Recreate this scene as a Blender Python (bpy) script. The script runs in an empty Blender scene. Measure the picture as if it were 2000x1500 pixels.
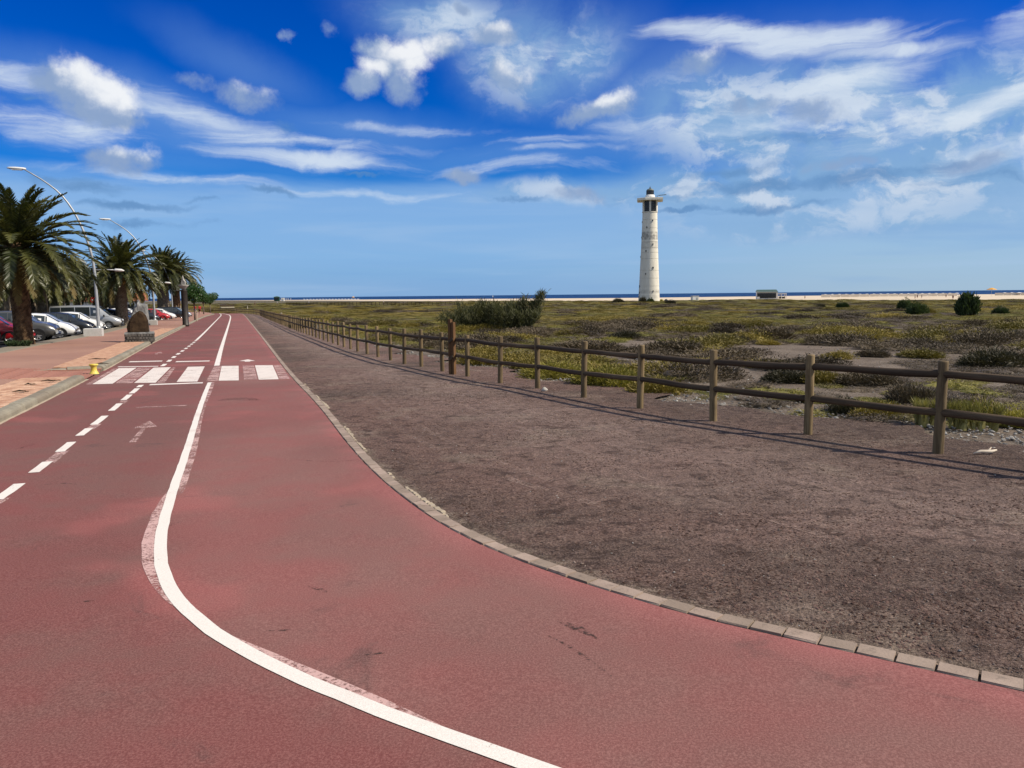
import bpy, math, random
import numpy as np
from mathutils import Vector, Matrix, Euler

SC = bpy.context.scene
COL = SC.collection
R = math.radians

# ------------------------------------------------------------------ camera
CAM_Z = 1.7
F_PX = 1500.0                      # focal length in pixels of a 2000 px wide picture
PITCH = math.atan((750 - 576.3) / F_PX)
ROLL = R(0.58)
cp, sp, cr, sr = math.cos(PITCH), math.sin(PITCH), math.cos(ROLL), math.sin(ROLL)
V_F = Vector((0, cp, -sp))
V_U0 = Vector((0, sp, cp))
V_R = Vector((1, 0, 0)) * cr - V_U0 * sr
V_U = V_U0 * cr + Vector((1, 0, 0)) * sr
cam_data = bpy.data.cameras.new('camera')
cam_data.sensor_width = 36.0
cam_data.lens = 36.0 * F_PX / 2000.0
cam_data.clip_start = 0.05
cam_data.clip_end = 60000
cam = bpy.data.objects.new('camera', cam_data)
COL.objects.link(cam)
cam.matrix_world = Matrix(((V_R.x, V_U.x, -V_F.x, 0), (V_R.y, V_U.y, -V_F.y, 0), (V_R.z, V_U.z, -V_F.z, CAM_Z), (0, 0, 0, 1)))
SC.camera = cam


def ray(x, y):
    return V_F + V_R * ((x - 1000) / F_PX) - V_U * ((y - 750) / F_PX)


def gz(y):
    """height of the gently falling land at depth y"""
    return -2.2 * (1 - math.exp(-max(y, -20.0) / 150.0))


def at(x, y, dz=0.0):
    """point of the land seen at a pixel of the photograph"""
    d = ray(x, y)
    lo, hi = 0.1, 4000.0
    for _ in range(60):
        m = (lo + hi) / 2
        if CAM_Z + m * d.z - gz(m * d.y) - dz > 0:
            lo = m
        else:
            hi = m
    return Vector((lo * d.x, lo * d.y, gz(lo * d.y) + dz))


def azel(x, y):
    d = ray(x, y).normalized()
    return math.degrees(math.atan2(d.x, d.y)), math.degrees(math.asin(d.z))


# ------------------------------------------------------------------ node helpers
def lin(r, g, b):
    f = lambda v: (v / 255 / 12.92) if v / 255 <= 0.04045 else ((v / 255 + 0.055) / 1.055) ** 2.4
    return (f(r), f(g), f(b), 1)


class NT:
    def __init__(self, tree):
        self.t = tree
        self.n = tree.nodes
        self.l = tree.links

    def new(self, typ, ins=None, **attrs):
        nd = self.n.new(typ)
        for k, v in attrs.items():
            setattr(nd, k, v)
        for k, v in (ins or {}).items():
            s = nd.inputs[k]
            if isinstance(v, bpy.types.NodeSocket):
                self.l.new(v, s)
            else:
                s.default_value = v
        return nd

    def math(self, op, a, b=0.0, c=None, clamp=False):
        ins = {0: a, 1: b}
        if c is not None:
            ins[2] = c
        return self.new('ShaderNodeMath', ins, operation=op, use_clamp=clamp).outputs[0]

    def mix(self, fac, a, b, blend='MIX'):
        nd = self.new('ShaderNodeMix', {0: fac, 6: a, 7: b}, data_type='RGBA', blend_type=blend)
        return nd.outputs[2]

    def ramp(self, v, lo, hi, a=0.0, b=1.0, smooth=True):
        return self.new('ShaderNodeMapRange', {0: v, 1: lo, 2: hi, 3: a, 4: b},
                        interpolation_type='SMOOTHSTEP' if smooth else 'LINEAR').outputs[0]

    def noise(self, vec, scale, detail=4.0, rough=0.55, dist=0.0, out=0):
        return self.new('ShaderNodeTexNoise', {'Vector': vec, 'Scale': scale, 'Detail': detail, 'Roughness': rough,
                                               'Distortion': dist}).outputs[out]

    def vscale(self, vec, s):
        return self.new('ShaderNodeVectorMath', {0: vec, 1: s}, operation='MULTIPLY').outputs[0]


# ------------------------------------------------------------------ sun, sky, exposure
SUN_EL = R(43)
SUN_DIR = Vector((math.cos(R(-9)) * math.cos(SUN_EL), math.sin(R(-9)) * math.cos(SUN_EL), math.sin(SUN_EL)))
sun_data = bpy.data.lights.new('sun', 'SUN')
sun_data.energy = 5.0
sun_data.angle = R(0.53)
sun_data.color = (1.0, 0.90, 0.74)
sun = bpy.data.objects.new('sun', sun_data)
COL.objects.link(sun)
sun.rotation_euler = (-SUN_DIR).to_track_quat('-Z', 'Y').to_euler()
sun.location = (60, -10, 80)

world = bpy.data.worlds.new('World')
SC.world = world
world.use_nodes = True
SC.view_settings.view_transform = 'Standard'
SC.view_settings.look = 'None'
SC.view_settings.exposure = 0.35
SC.view_settings.gamma = 1.0
SC.view_settings.use_curve_mapping = False


def build_sky():
    world.node_tree.nodes.clear()
    N = NT(world.node_tree)
    sky = N.new('ShaderNodeTexSky', sky_type='NISHITA', sun_disc=False, sun_elevation=SUN_EL, sun_rotation=R(99),
                air_density=1.0, dust_density=0.25, ozone_density=3.0, altitude=0).outputs[0]
    tc = N.new('ShaderNodeTexCoord').outputs['Generated']
    d = N.new('ShaderNodeVectorMath', {0: tc}, operation='NORMALIZE').outputs[0]
    xyz = N.new('ShaderNodeSeparateXYZ', {0: d})
    x, y, z = xyz.outputs
    az = N.math('MULTIPLY', N.math('ARCTAN2', x, y), 180 / math.pi)
    el = N.math('MULTIPLY', N.math('ARCSINE', z), 180 / math.pi)
    # deep clean-air blue: richer towards the zenith, paler towards the sea
    sky = N.new('ShaderNodeHueSaturation', {'Color': sky, 'Hue': 0.533, 'Saturation': 2.2, 'Value': 1.10}).outputs[0]
    P = N.new('ShaderNodeCombineXYZ', {0: az, 1: el, 2: 0.0}).outputs[0]
    # flat cloud layers seen from below: sample noise on a plane overhead
    zz = N.math('ADD', N.math('MAXIMUM', z, 0.0), 0.10)
    plane = N.new('ShaderNodeCombineXYZ', {0: N.math('DIVIDE', x, zz), 1: N.math('DIVIDE', y, zz), 2: 0.0}).outputs[0]
    warp_puff = N.new('ShaderNodeVectorMath', {0: N.noise(d, 9.0, 7.0, 0.62, out=1), 1: (0.5, 0.5, 0.5)}, operation='SUBTRACT').outputs[0]
    warp_big = N.new('ShaderNodeVectorMath', {0: N.noise(d, 4.0, 3.0, 0.5, out=1), 1: (0.5, 0.5, 0.5)}, operation='SUBTRACT').outputs[0]
    add = lambda a, b: N.new('ShaderNodeVectorMath', {0: a, 1: b}, operation='ADD').outputs[0]
    flat = lambda v: N.new('ShaderNodeVectorMath', {0: v, 1: (1, 1, 0)}, operation='MULTIPLY').outputs[0]
    P_puff = flat(add(P, N.vscale(warp_puff, (4.6, 3.4, 0))))
    P_str = flat(add(add(P, N.vscale(warp_big, (7.0, 3.2, 0))), N.vscale(warp_puff, (4.0, 1.3, 0))))

    def field(vec, blobs, soft=0.0):
        acc = None
        for (px, py, ra, rb, ang, amp) in blobs:
            a, e = azel(px, py)
            # chained one after the other so that the compiled shader keeps few values alive
            src = vec if acc is None else N.new('ShaderNodeVectorMath', {0: acc, 1: (1e-7, 1e-7, 0), 2: vec}, operation='MULTIPLY_ADD').outputs[0]
            m = N.new('ShaderNodeMapping', {'Vector': src, 'Location': (a, e, 0), 'Rotation': (0, 0, R(-ang)),
                                            'Scale': (ra / 26.0, rb / 26.0, 1.0)}, vector_type='TEXTURE').outputs[0]
            ln = N.new('ShaderNodeVectorMath', {0: m}, operation='LENGTH').outputs['Value']
            v = N.ramp(ln, 1.0, soft, 0.0, amp)
            acc = v if acc is None else N.math('MAXIMUM', acc, v)
        return acc

    puffs = [(180, 178, 125, 62, 20, 1.0), (118, 150, 62, 40, 10, 1.0), (235, 215, 66, 44, 10, .95), (230, 300, 88, 40, 0, .85),
             (765, 128, 105, 58, -8, 1.0), (790, 172, 72, 52, 20, .8), (700, 168, 62, 32, 0, .8), (850, 100, 80, 46, -10, .72), (735, 100, 60, 40, 0, .9),
             (480, 188, 85, 42, 8, .66), (400, 165, 90, 26, 0, .45), (1172, 212, 100, 34, -18, .85), (1365, 118, 80, 40, -6, .7), (965, 60, 84, 36, -12, .8),
             (990, 152, 72, 58, 0, .75), (915, 352, 56, 25, 6, .85), (562, 72, 24, 16, -20, .6), (1130, 384, 110, 26, 0, .6),
             (900, 15, 30, 20, 0, .7), (640, 62, 26, 18, 0, .4), (1000, 200, 60, 24, 0, .5), (1640, 322, 80, 20, -4, .6), (1900, 312, 110, 28, -4, .6),
             (1480, 205, 120, 34, 6, .55), (1590, 215, 80, 34, 10, .6)]
    streaks = [(1545, 62, 380, 46, 7, .95), (1350, 48, 190, 44, 3, .7), (1770, 92, 190, 24, 3, .8), (620, 306, 330, 32, 2, .9), (420, 238, 290, 52, 14, .75),
               (1050, 284, 420, 15, -1.5, .36), (1080, 299, 380, 13, -1.5, .32), (1700, 138, 280, 42, -8, .7), (1930, 200, 240, 40, -14, .9),
               (1560, 215, 420, 70, -3, .55), (110, 245, 240, 70, 4, .6), (20, 135, 110, 36, 10, .7), (1980, 60, 70, 60, -45, .5), (1800, 230, 250, 50, -10, .6),
               (1950, 300, 190, 44, -6, .6), (880, 30, 260, 60, 0, .35), (1050, 110, 170, 80, -20, .35), (1000, 345, 220, 18, 0, .25), (620, 272, 420, 24, 3, .5), (800, 252, 320, 18, 4, .4), (1000, 330, 440, 22, -1, .45), (330, 348, 380, 22, 2, .45), (700, 372, 460, 16, 1, .4), (1250, 250, 260, 30, -4, .45)]
    veils = [(1750, 330, 760, 210, -3, .85), (1450, 190, 520, 190, 0, .55), (1000, 505, 3600, 165, 0, 1.0), (250, 440, 760, 110, 2, .8), (1500, 430, 900, 140, 0, .9),
             (940, 40, 330, 120, 10, .45), (1150, 120, 240, 130, -20, .4), (300, 300, 560, 60, 5, .3), (280, 215, 460, 95, 12, .6), (700, 250, 420, 60, 6, .4), (480, 120, 260, 60, 20, .3), (1000, 310, 500, 60, 0, .35)]
    greys = [(270, 402, 170, 17, 1, .9), (150, 355, 180, 26, 2, .7), (1480, 362, 320, 26, 0, .9), (1700, 345, 300, 36, -4, .8), (1330, 405, 110, 10, 0, .9), (1230, 395, 160, 16, 2, .4),
             (530, 380, 90, 12, 2, .8), (390, 398, 70, 12, 2, .8), (700, 352, 130, 10, 2, .6), (1010, 398, 150, 12, -2, .7), (1500, 405, 300, 16, -2, .7), (300, 438, 190, 16, 3, .6), (560, 262, 60, 36, 20, .5), (1560, 270, 420, 26, 4, .5), (1880, 345, 260, 26, -3, .6), (720, 355, 90, 9, 2, .5), (60, 182, 50, 18, 0, .5), (1450, 332, 240, 20, -4, .7), (1820, 322, 240, 18, -6, .7), (1360, 378, 280, 16, 0, .6)]

    # --- veil
    sheet = N.noise(plane, 0.55, 5.0, 0.55, 0.4)
    vf = N.math('MULTIPLY', field(P_str, veils), 0.9)
    # away from the mapped part of the sky the same kind of thin sheet goes on, thickened to whiten the ambient light
    far_side = N.ramp(N.math('ABSOLUTE', az), 42.0, 75.0)
    far_side = N.math('MAXIMUM', far_side, N.ramp(el, 30.0, 50.0))
    everywhere = N.math('MULTIPLY', far_side, N.ramp(sheet, 0.32, 0.60, 0.15, 0.95))
    veil = N.math('MULTIPLY', vf, N.ramp(sheet, 0.25, 0.62, 0.55, 1.0))
    veil = N.math('MAXIMUM', veil, everywhere)
    low = N.ramp(N.math('ADD', el, N.math('MULTIPLY', N.math('SUBTRACT', sheet, 0.5), 3.0)), 9.0, 6.6, 0.0, 0.92)
    band = N.noise(N.vscale(P, (0.035, 0.42, 0)), 1.0, 4.0, 0.55, 0.4)
    veil = N.math('MAXIMUM', veil, low)
    veil_col = N.mix(N.ramp(el, 0.0, 6.0), (1.65, 3.75, 7.6, 1), (2.55, 4.6, 7.8, 1))
    veil_col = N.mix(N.ramp(az, -5.0, 28.0, 0.0, 0.9), veil_col, (3.3, 5.0, 7.4, 1))
    col = N.mix(N.math('MULTIPLY', veil, 0.93), sky, veil_col)
    col = N.mix(N.math('MULTIPLY', N.math('MULTIPLY', low, N.ramp(band, 0.45, 0.70)), 0.45), col, (4.0, 5.6, 7.8, 1))
    col = N.mix(N.math('MULTIPLY', N.math('MULTIPLY', low, N.ramp(band, 0.45, 0.28)), 0.35), col, (1.5, 3.4, 6.9, 1))
    # white cloud added outside the view to lift and neutralise the blue ambient light
    col = N.mix(N.math('MULTIPLY', everywhere, 0.75), col, (6.2, 6.7, 7.4, 1))
    # --- mottled deck on the right
    df = field(P_str, [(1560, 225, 520, 150, 2, .9), (1850, 270, 420, 190, -6, 1.0), (1560, 350, 620, 85, -2, .85), (1060, 115, 240, 150, -20, .6), (900, 40, 260, 80, 0, .6), (1120, 384, 300, 40, 0, .7), (1650, 420, 600, 60, -2, .5)])
    dn = N.noise(P_puff, 0.20, 8.0, 0.62, 0.3)
    dn2 = N.noise(add(N.vscale(P_puff, (0.8, 1.5, 0)), (3.7, 1.2, 0)), 0.26, 8.0, 0.62, 0.3)
    dm = N.math('MULTIPLY', N.ramp(df, 0.0, 0.7), N.ramp(dn, 0.30, 0.58, 0.25, 1.0))
    col = N.mix(N.math('MULTIPLY', dm, 0.85), col, (2.3, 4.15, 6.7, 1))
    dw = N.math('MULTIPLY', N.ramp(df, 0.05, 0.75), N.ramp(dn2, 0.46, 0.61))
    col = N.mix(N.math('MULTIPLY', dw, 0.85), col, (6.1, 7.0, 8.3, 1))
    # --- streaks of cirrus
    sf = field(P_str, streaks)
    fib = N.noise(N.vscale(P_str, (0.10, 0.5, 1.0)), 1.6, 7.0, 0.62, 0.6)
    st = N.ramp(N.math('ADD', sf, N.math('MULTIPLY', N.math('SUBTRACT', fib, 0.5), 1.25)), 0.12, 0.95)
    st = N.math('MULTIPLY', st, N.ramp(sf, 0.0, 0.3))
    col = N.mix(N.math('MULTIPLY', st, 0.86), col, (7.0, 7.9, 8.9, 1))
    # --- grey-blue rags low over the sea
    gf = field(P_puff, greys)
    gn = N.noise(N.vscale(P_puff, (0.35, 1.0, 1.0)), 0.9, 6.0, 0.6)
    gm = N.ramp(N.math('ADD', gf, N.math('MULTIPLY', N.math('SUBTRACT', gn, 0.5), 1.3)), 0.25, 0.95)
    gm = N.math('MULTIPLY', gm, N.ramp(gf, 0.0, 0.2))
    col = N.mix(N.math('MULTIPLY', gm, 0.82), col, (1.25, 2.75, 5.3, 1))
    # --- cumulus puffs, lit from the sun's side
    pn = N.noise(d, 26.0, 7.0, 0.6)
    pf = field(P_puff, puffs, 0.12)
    pm = N.ramp(N.math('ADD', pf, N.math('MULTIPLY', N.math('SUBTRACT', pn, 0.5), 1.3)), 0.10, 0.85)
    pm = N.math('MULTIPLY', pm, N.ramp(pf, 0.0, 0.22))
    lit_p = add(P_puff, (-0.95, -1.05, 0))
    pl = N.ramp(N.math('ADD', field(lit_p, puffs[:16], 0.1), N.math('MULTIPLY', N.math('SUBTRACT', pn, 0.5), 1.4)), 0.10, 1.0)
    pcol = N.mix(pl, (2.7, 3.8, 5.9, 1), (9.1, 9.3, 9.5, 1))
    col = N.mix(N.math('MULTIPLY', pm, 0.95), col, pcol)
    world.cycles.sampling_method = 'MANUAL'
    world.cycles.sample_map_resolution = 256
    bg = N.new('ShaderNodeBackground', {'Color': col, 'Strength': 0.0785})
    out = N.new('ShaderNodeOutputWorld', {'Surface': bg.outputs[0]})


build_sky()

# ------------------------------------------------------------------ materials
MATS = {}


def material(name, build):
    m = bpy.data.materials.new(name)
    m.use_nodes = True
    m.node_tree.nodes.clear()
    N = NT(m.node_tree)
    out = N.new('ShaderNodeOutputMaterial')
    sh = build(N)
    N.l.new(sh, out.inputs['Surface'])
    MATS[name] = m
    return m


def principled(N, col, rough=0.7, spec=0.3, metal=0.0, normal=None, **kw):
    col = N.mix(1.0, col, (0.82, 0.82, 0.82, 1), 'MULTIPLY')
    ins = {'Base Color': col, 'Roughness': rough, 'Specular IOR Level': spec, 'Metallic': metal}
    if normal is not None:
        ins['Normal'] = normal
    ins.update(kw)
    return N.new('ShaderNodeBsdfPrincipled', ins).outputs[0]


def bump(N, h, strength, dist=0.02, normal=None):
    ins = {'Height': h, 'Strength': strength, 'Distance': dist}
    if normal is not None:
        ins['Normal'] = normal
    return N.new('ShaderNodeBump', ins).outputs[0]


def position(N):
    return N.new('ShaderNodeNewGeometry').outputs['Position']


def objcoord(N):
    return N.new('ShaderNodeTexCoord').outputs['Object']


def simple(name, c1, c2=None, scale=6.0, rough=0.7, spec=0.3, metal=0.0, bmp=0.0, bscale=40.0, world_space=False, detail=5.0, **kw):
    """two-tone noisy surface"""
    def b(N):
        p = position(N) if world_space else objcoord(N)
        col = c1
        if c2 is not None:
            col = N.mix(N.ramp(N.noise(p, scale, detail, 0.6), 0.35, 0.65), c1, c2)
        nrm = bump(N, N.noise(p, bscale, 4.0, 0.6), bmp, 0.02) if bmp else None
        return principled(N, col, rough, spec, metal, nrm, **kw)
    return material(name, b)


def m_path(N):
    p = position(N)
    edge = N.new('ShaderNodeAttribute', attribute_name='edge').outputs['Fac']
    big = N.noise(p, 0.35, 5.0, 0.6, 0.5)
    mid = N.noise(p, 1.7, 5.0, 0.62)
    fine = N.noise(p, 95.0, 3.0, 0.7)
    grain = N.noise(p, 210.0, 2.0, 0.7)
    red = (0.252, 0.071, 0.066, 1)
    grey = (0.205, 0.098, 0.084, 1)
    col = N.mix(N.ramp(N.math('ADD', N.math('MULTIPLY', big, 0.65), N.math('MULTIPLY', mid, 0.35)), 0.40, 0.60), red, grey)
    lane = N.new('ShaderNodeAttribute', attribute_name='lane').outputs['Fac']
    col = N.mix(N.math('MULTIPLY', lane, 0.8), col, N.mix(0.35, col, (0.135, 0.060, 0.052, 1)))  # left lane darkened in colour, as if it caught less sun
    col = N.mix(N.math('MULTIPLY', N.math('SUBTRACT', 1.0, lane), 0.28), col, (0.34, 0.165, 0.145, 1))  # right lane lightened in colour, painting in its sheen towards the sun
    fresh = N.math('MULTIPLY', edge, N.ramp(mid, 0.3, 0.6, 0.45, 1.0))
    col = N.mix(fresh, col, (0.44, 0.135, 0.132, 1))
    patch = N.math('MULTIPLY', N.ramp(N.noise(N.vscale(p, (1.0, 1.0, 1.0)), 0.55, 3.0, 0.5, 0.2), 0.56, 0.66), 0.55)
    col = N.mix(patch, col, (0.40, 0.115, 0.108, 1))
    wide = N.ramp(N.noise(p, 0.22, 3.0, 0.5, 0.3), 0.40, 0.62, 0.0, 0.42)
    col = N.mix(wide, col, (0.150, 0.062, 0.054, 1))
    stain = N.ramp(N.noise(p, 0.9, 6.0, 0.7, 1.2), 0.58, 0.72, 0.0, 0.5)
    col = N.mix(stain, col, (0.075, 0.05, 0.045, 1))
    col = N.mix(N.ramp(fine, 0.36, 0.72, 0.0, 1.0), N.mix(0.28, col, (0.05, 0.02, 0.02, 1)), N.mix(0.14, col, (0.62, 0.38, 0.33, 1)))
    spots = N.ramp(N.noise(p, 11.0, 3.0, 0.75), 0.745, 0.77, 0.0, 0.8)
    col = N.mix(spots, col, (0.03, 0.02, 0.02, 1))
    nrm = bump(N, N.math('ADD', grain, N.math('MULTIPLY', fine, 0.8)), 0.38, 0.006)
    return principled(N, col, 0.88, 0.15, 0, nrm)


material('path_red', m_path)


def m_paint(wear, tint=0.0):
    def b(N):
        p = position(N)
        n = N.noise(p, 48.0, 6.0, 0.72)
        n2 = N.noise(p, 3.0, 4.0, 0.65)
        fine = N.noise(p, 120.0, 3.0, 0.7)
        v = N.math('ADD', N.math('MULTIPLY', n, 0.6), N.math('MULTIPLY', n2, 0.4))
        keep = N.ramp(v, wear - 0.07, wear + 0.07)
        col = N.mix(N.ramp(fine, 0.35, 0.7), (0.70, 0.645, 0.585, 1), (0.83, 0.775, 0.71, 1))
        col = N.mix(N.ramp(N.noise(p, 1.2, 5.0, 0.65), 0.52, 0.72, 0.0, 0.4), col, (0.56, 0.42, 0.37, 1))
        col = N.mix(tint, col, (0.50, 0.235, 0.215, 1))
        nrm = bump(N, fine, 0.35, 0.005)
        sh = principled(N, col, 0.75, 0.2, 0, nrm)
        tr = N.new('ShaderNodeBsdfTransparent').outputs[0]
        return N.new('ShaderNodeMixShader', {0: keep, 1: tr, 2: sh}).outputs[0]
    return b


material('paint_white', m_paint(0.335))
material('paint_worn', m_paint(0.40, 0.12))
material('paint_ghost', m_paint(0.50, 0.70))
material('paint_bare', m_paint(0.46, 0.72))


def m_dirt(N):
    p = position(N)
    big = N.noise(p, 0.16, 4.0, 0.55, 0.6)
    mid = N.noise(p, 0.8, 6.0, 0.65, 0.4)
    fine = N.noise(p, 9.0, 6.0, 0.7)
    grit = N.noise(p, 55.0, 4.0, 0.75)
    edge = N.new('ShaderNodeAttribute', attribute_name='edge').outputs['Fac']
    dark = (0.112, 0.065, 0.050, 1)
    warm = (0.290, 0.150, 0.124, 1)
    sand = (0.46, 0.35, 0.27, 1)
    col = N.mix(N.ramp(big, 0.40, 0.60), dark, warm)
    centre = N.new('ShaderNodeAttribute', attribute_name='worn').outputs['Fac']
    col = N.mix(N.math('MULTIPLY', centre, N.ramp(mid, 0.25, 0.65, 0.35, 0.95)), col, (0.46, 0.315, 0.272, 1))
    col = N.mix(N.math('MULTIPLY', N.ramp(mid, 0.52, 0.70), 0.75), col, sand)
    col = N.mix(N.ramp(N.math('ADD', edge, N.math('MULTIPLY', N.math('SUBTRACT', fine, 0.5), 1.4)), 0.55, 1.0, 0.0, 0.75), col, (0.38, 0.30, 0.22, 1))
    col = N.mix(N.ramp(fine, 0.3, 0.7), N.mix(0.45, col, (0.018, 0.013, 0.012, 1)), N.mix(0.16, col, sand))
    col = N.mix(N.ramp(grit, 0.35, 0.7), N.mix(0.55, col, (0.02, 0.013, 0.011, 1)), N.mix(0.26, col, (0.6, 0.47, 0.40, 1)))
    clod = N.noise(p, 4.5, 5.0, 0.65, 0.5)
    col = N.mix(N.ramp(clod, 0.52, 0.64, 0.0, 0.62), col, (0.05, 0.032, 0.027, 1))
    h = N.math('ADD', N.math('MULTIPLY', fine, 1.0), N.math('MULTIPLY', grit, 0.35))
    dent = N.ramp(N.noise(N.vscale(p, (1.0, 1.7, 1.0)), 5.5, 3.0, 0.55, 0.8), 0.50, 0.60)
    nrm = bump(N, N.math('MULTIPLY', dent, -1.0), 0.7, 0.035)
    nrm = bump(N, clod, 0.8, 0.10, nrm)
    nrm = bump(N, h, 1.0, 0.07, nrm)
    return principled(N, col, 0.95, 0.1, 0, nrm)


material('dirt', m_dirt)


def m_soil(N):
    p = position(N)
    big = N.noise(p, 0.05, 4.0, 0.6)
    mid = N.noise(p, 0.6, 6.0, 0.65, 0.3)
    fine = N.noise(p, 14.0, 6.0, 0.72)
    col = N.mix(N.ramp(mid, 0.35, 0.65), (0.130, 0.095, 0.070, 1), (0.245, 0.190, 0.145, 1))
    y = N.new('ShaderNodeSeparateXYZ', {0: p}).outputs[1]
    scrubby = N.ramp(y, 30.0, 90.0)
    scrub = N.mix(N.ramp(N.noise(p, 0.09, 6.0, 0.65, 0.5), 0.38, 0.62), (0.115, 0.104, 0.034, 1), (0.085, 0.070, 0.040, 1))
    col = N.mix(N.math('MULTIPLY', scrubby, 0.8), col, scrub)
    col = N.mix(N.ramp(fine, 0.3, 0.72), N.mix(0.5, col, (0.02, 0.017, 0.014, 1)), N.mix(0.2, col, (0.42, 0.38, 0.33, 1)))
    nrm = bump(N, fine, 0.9, 0.05)
    return principled(N, col, 0.95, 0.1, 0, nrm)


material('soil', m_soil)


def m_sand(N):
    p = position(N)
    n = N.noise(N.vscale(p, (0.02, 0.1, 1)), 1.0, 5.0, 0.6)
    col = N.mix(N.ramp(n, 0.35, 0.65), (0.56, 0.45, 0.33, 1), (0.70, 0.59, 0.45, 1))
    return principled(N, col, 0.95, 0.1)


material('sand', m_sand)


def m_sea(N):
    p = position(N)
    w = N.noise(N.vscale(p, (0.012, 0.03, 1)), 1.0, 6.0, 0.65)
    n2 = N.noise(N.vscale(p, (0.15, 0.35, 1)), 1.0, 4.0, 0.6)
    col = N.mix(N.ramp(w, 0.3, 0.7), (0.006, 0.035, 0.125, 1), (0.012, 0.058, 0.165, 1))
    nrm = bump(N, N.math('ADD', w, n2), 1.0, 2.0)
    return principled(N, col, 0.55, 0.07, 0, nrm)


material('sea', m_sea)


def m_paving(N):
    p = position(N)
    big = N.noise(p, 0.25, 4.0, 0.6)
    fine = N.noise(p, 30.0, 4.0, 0.7)
    col = N.mix(N.ramp(big, 0.35, 0.65), (0.40, 0.225, 0.165, 1), (0.34, 0.185, 0.14, 1))
    col = N.mix(N.ramp(N.noise(p, 1.1, 5.0, 0.65), 0.55, 0.75, 0, 0.4), col, (0.16, 0.10, 0.08, 1))
    col = N.mix(N.ramp(fine, 0.3, 0.7), N.mix(0.25, col, (0.1, 0.06, 0.05, 1)), col)
    nrm = bump(N, fine, 0.4, 0.008)
    return principled(N, col, 0.9, 0.15, 0, nrm)


material('paving', m_paving)


def m_brick(N):
    rnd = N.new('ShaderNodeObjectInfo').outputs['Random']
    p = position(N)
    n = N.noise(p, 5.0, 3.0, 0.6)
    v = N.math('ADD', N.math('MULTIPLY', rnd, 0.5), N.math('MULTIPLY', n, 0.5))
    v = N.math('ADD', N.math('MULTIPLY', v, 0.6), N.math('MULTIPLY', N.noise(p, 7.0, 2.0, 0.5), 0.45))
    col = N.mix(N.ramp(v, 0.35, 0.68), (0.40, 0.215, 0.14, 1), (0.62, 0.40, 0.275, 1))
    col = N.mix(N.ramp(N.noise(p, 2.2, 4.0, 0.7), 0.6, 0.78, 0, 0.6), col, (0.14, 0.09, 0.06, 1))
    nrm = bump(N, N.noise(p, 80.0, 3.0, 0.7), 0.4, 0.006)
    return principled(N, col, 0.9, 0.15, 0, nrm)


material('brick', m_brick)


def m_concrete(c1, c2, dirt=0.35):
    def b(N):
        p = position(N)
        rnd = N.new('ShaderNodeObjectInfo').outputs['Random']
        col = N.mix(N.ramp(N.noise(p, 3.5, 6.0, 0.65), 0.3, 0.7), c1, c2)
        col = N.mix(N.ramp(rnd, 0.0, 1.0, 0.0, 0.55), col, (0.19, 0.150, 0.112, 1))
        col = N.mix(N.ramp(N.noise(p, 16.0, 5.0, 0.72), 0.52, 0.75, 0, dirt), col, (0.09, 0.075, 0.06, 1))
        nrm = bump(N, N.noise(p, 60.0, 4.0, 0.7), 0.5, 0.008)
        return principled(N, col, 0.9, 0.2, 0, nrm)
    return b


material('kerb_stone', m_concrete((0.24, 0.215, 0.165, 1), (0.31, 0.28, 0.215, 1), 0.5))
material('edge_stone', m_concrete((0.30, 0.225, 0.180, 1), (0.42, 0.32, 0.26, 1), 0.55))
material('mortar', m_concrete((0.46, 0.38, 0.28, 1), (0.56, 0.47, 0.36, 1), 0.35))
material('concrete_white', m_concrete((0.52, 0.52, 0.50, 1), (0.62, 0.61, 0.59, 1), 0.3))
simple('asphalt', (0.055, 0.055, 0.055, 1), (0.09, 0.085, 0.08, 1), 1.5, 0.9, 0.2, bmp=0.3, bscale=60, world_space=True)


def m_wood(c1, c2, c3):
    def b(N):
        o = objcoord(N)
        rnd = N.new('ShaderNodeObjectInfo').outputs['Random']
        off = N.new('ShaderNodeVectorMath', {0: o, 1: N.new('ShaderNodeCombineXYZ', {0: N.math('MULTIPLY', rnd, 37.0), 1: rnd, 2: rnd}).outputs[0]}, operation='ADD').outputs[0]
        axis = N.new('ShaderNodeAttribute', attribute_name='along').outputs['Fac']
        g = N.noise(N.vscale(off, (22.0, 22.0, 1.6)), 1.0, 6.0, 0.7, 0.5)
        g2 = N.noise(N.vscale(off, (1.6, 22.0, 22.0)), 1.0, 6.0, 0.7, 0.5)
        g = N.math('ADD', N.math('MULTIPLY', g, N.math('SUBTRACT', 1.0, axis)), N.math('MULTIPLY', g2, axis))
        col = N.mix(N.ramp(g, 0.35, 0.65), c1, c2)
        col = N.mix(N.ramp(rnd, 0, 1, 0.0, 0.45), col, c3)
        col = N.mix(N.ramp(N.noise(off, 2.5, 4.0, 0.6), 0.5, 0.75, 0.0, 0.5), col, c3)
        nrm = bump(N, g, 0.6, 0.01)
        return principled(N, col, 0.85, 0.2, 0, nrm)
    return b


material('wood_post', m_wood((0.130, 0.090, 0.046, 1), (0.280, 0.205, 0.112, 1), (0.060, 0.042, 0.026, 1)))
material('wood_rail', m_wood((0.056, 0.037, 0.024, 1), (0.135, 0.094, 0.058, 1), (0.030, 0.022, 0.017, 1)))
material('wood_brown', m_wood((0.125, 0.062, 0.026, 1), (0.23, 0.125, 0.055, 1), (0.07, 0.038, 0.02, 1)))
material('wood_pale', m_wood((0.48, 0.42, 0.32, 1), (0.58, 0.52, 0.42, 1), (0.36, 0.3, 0.22, 1)))


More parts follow.
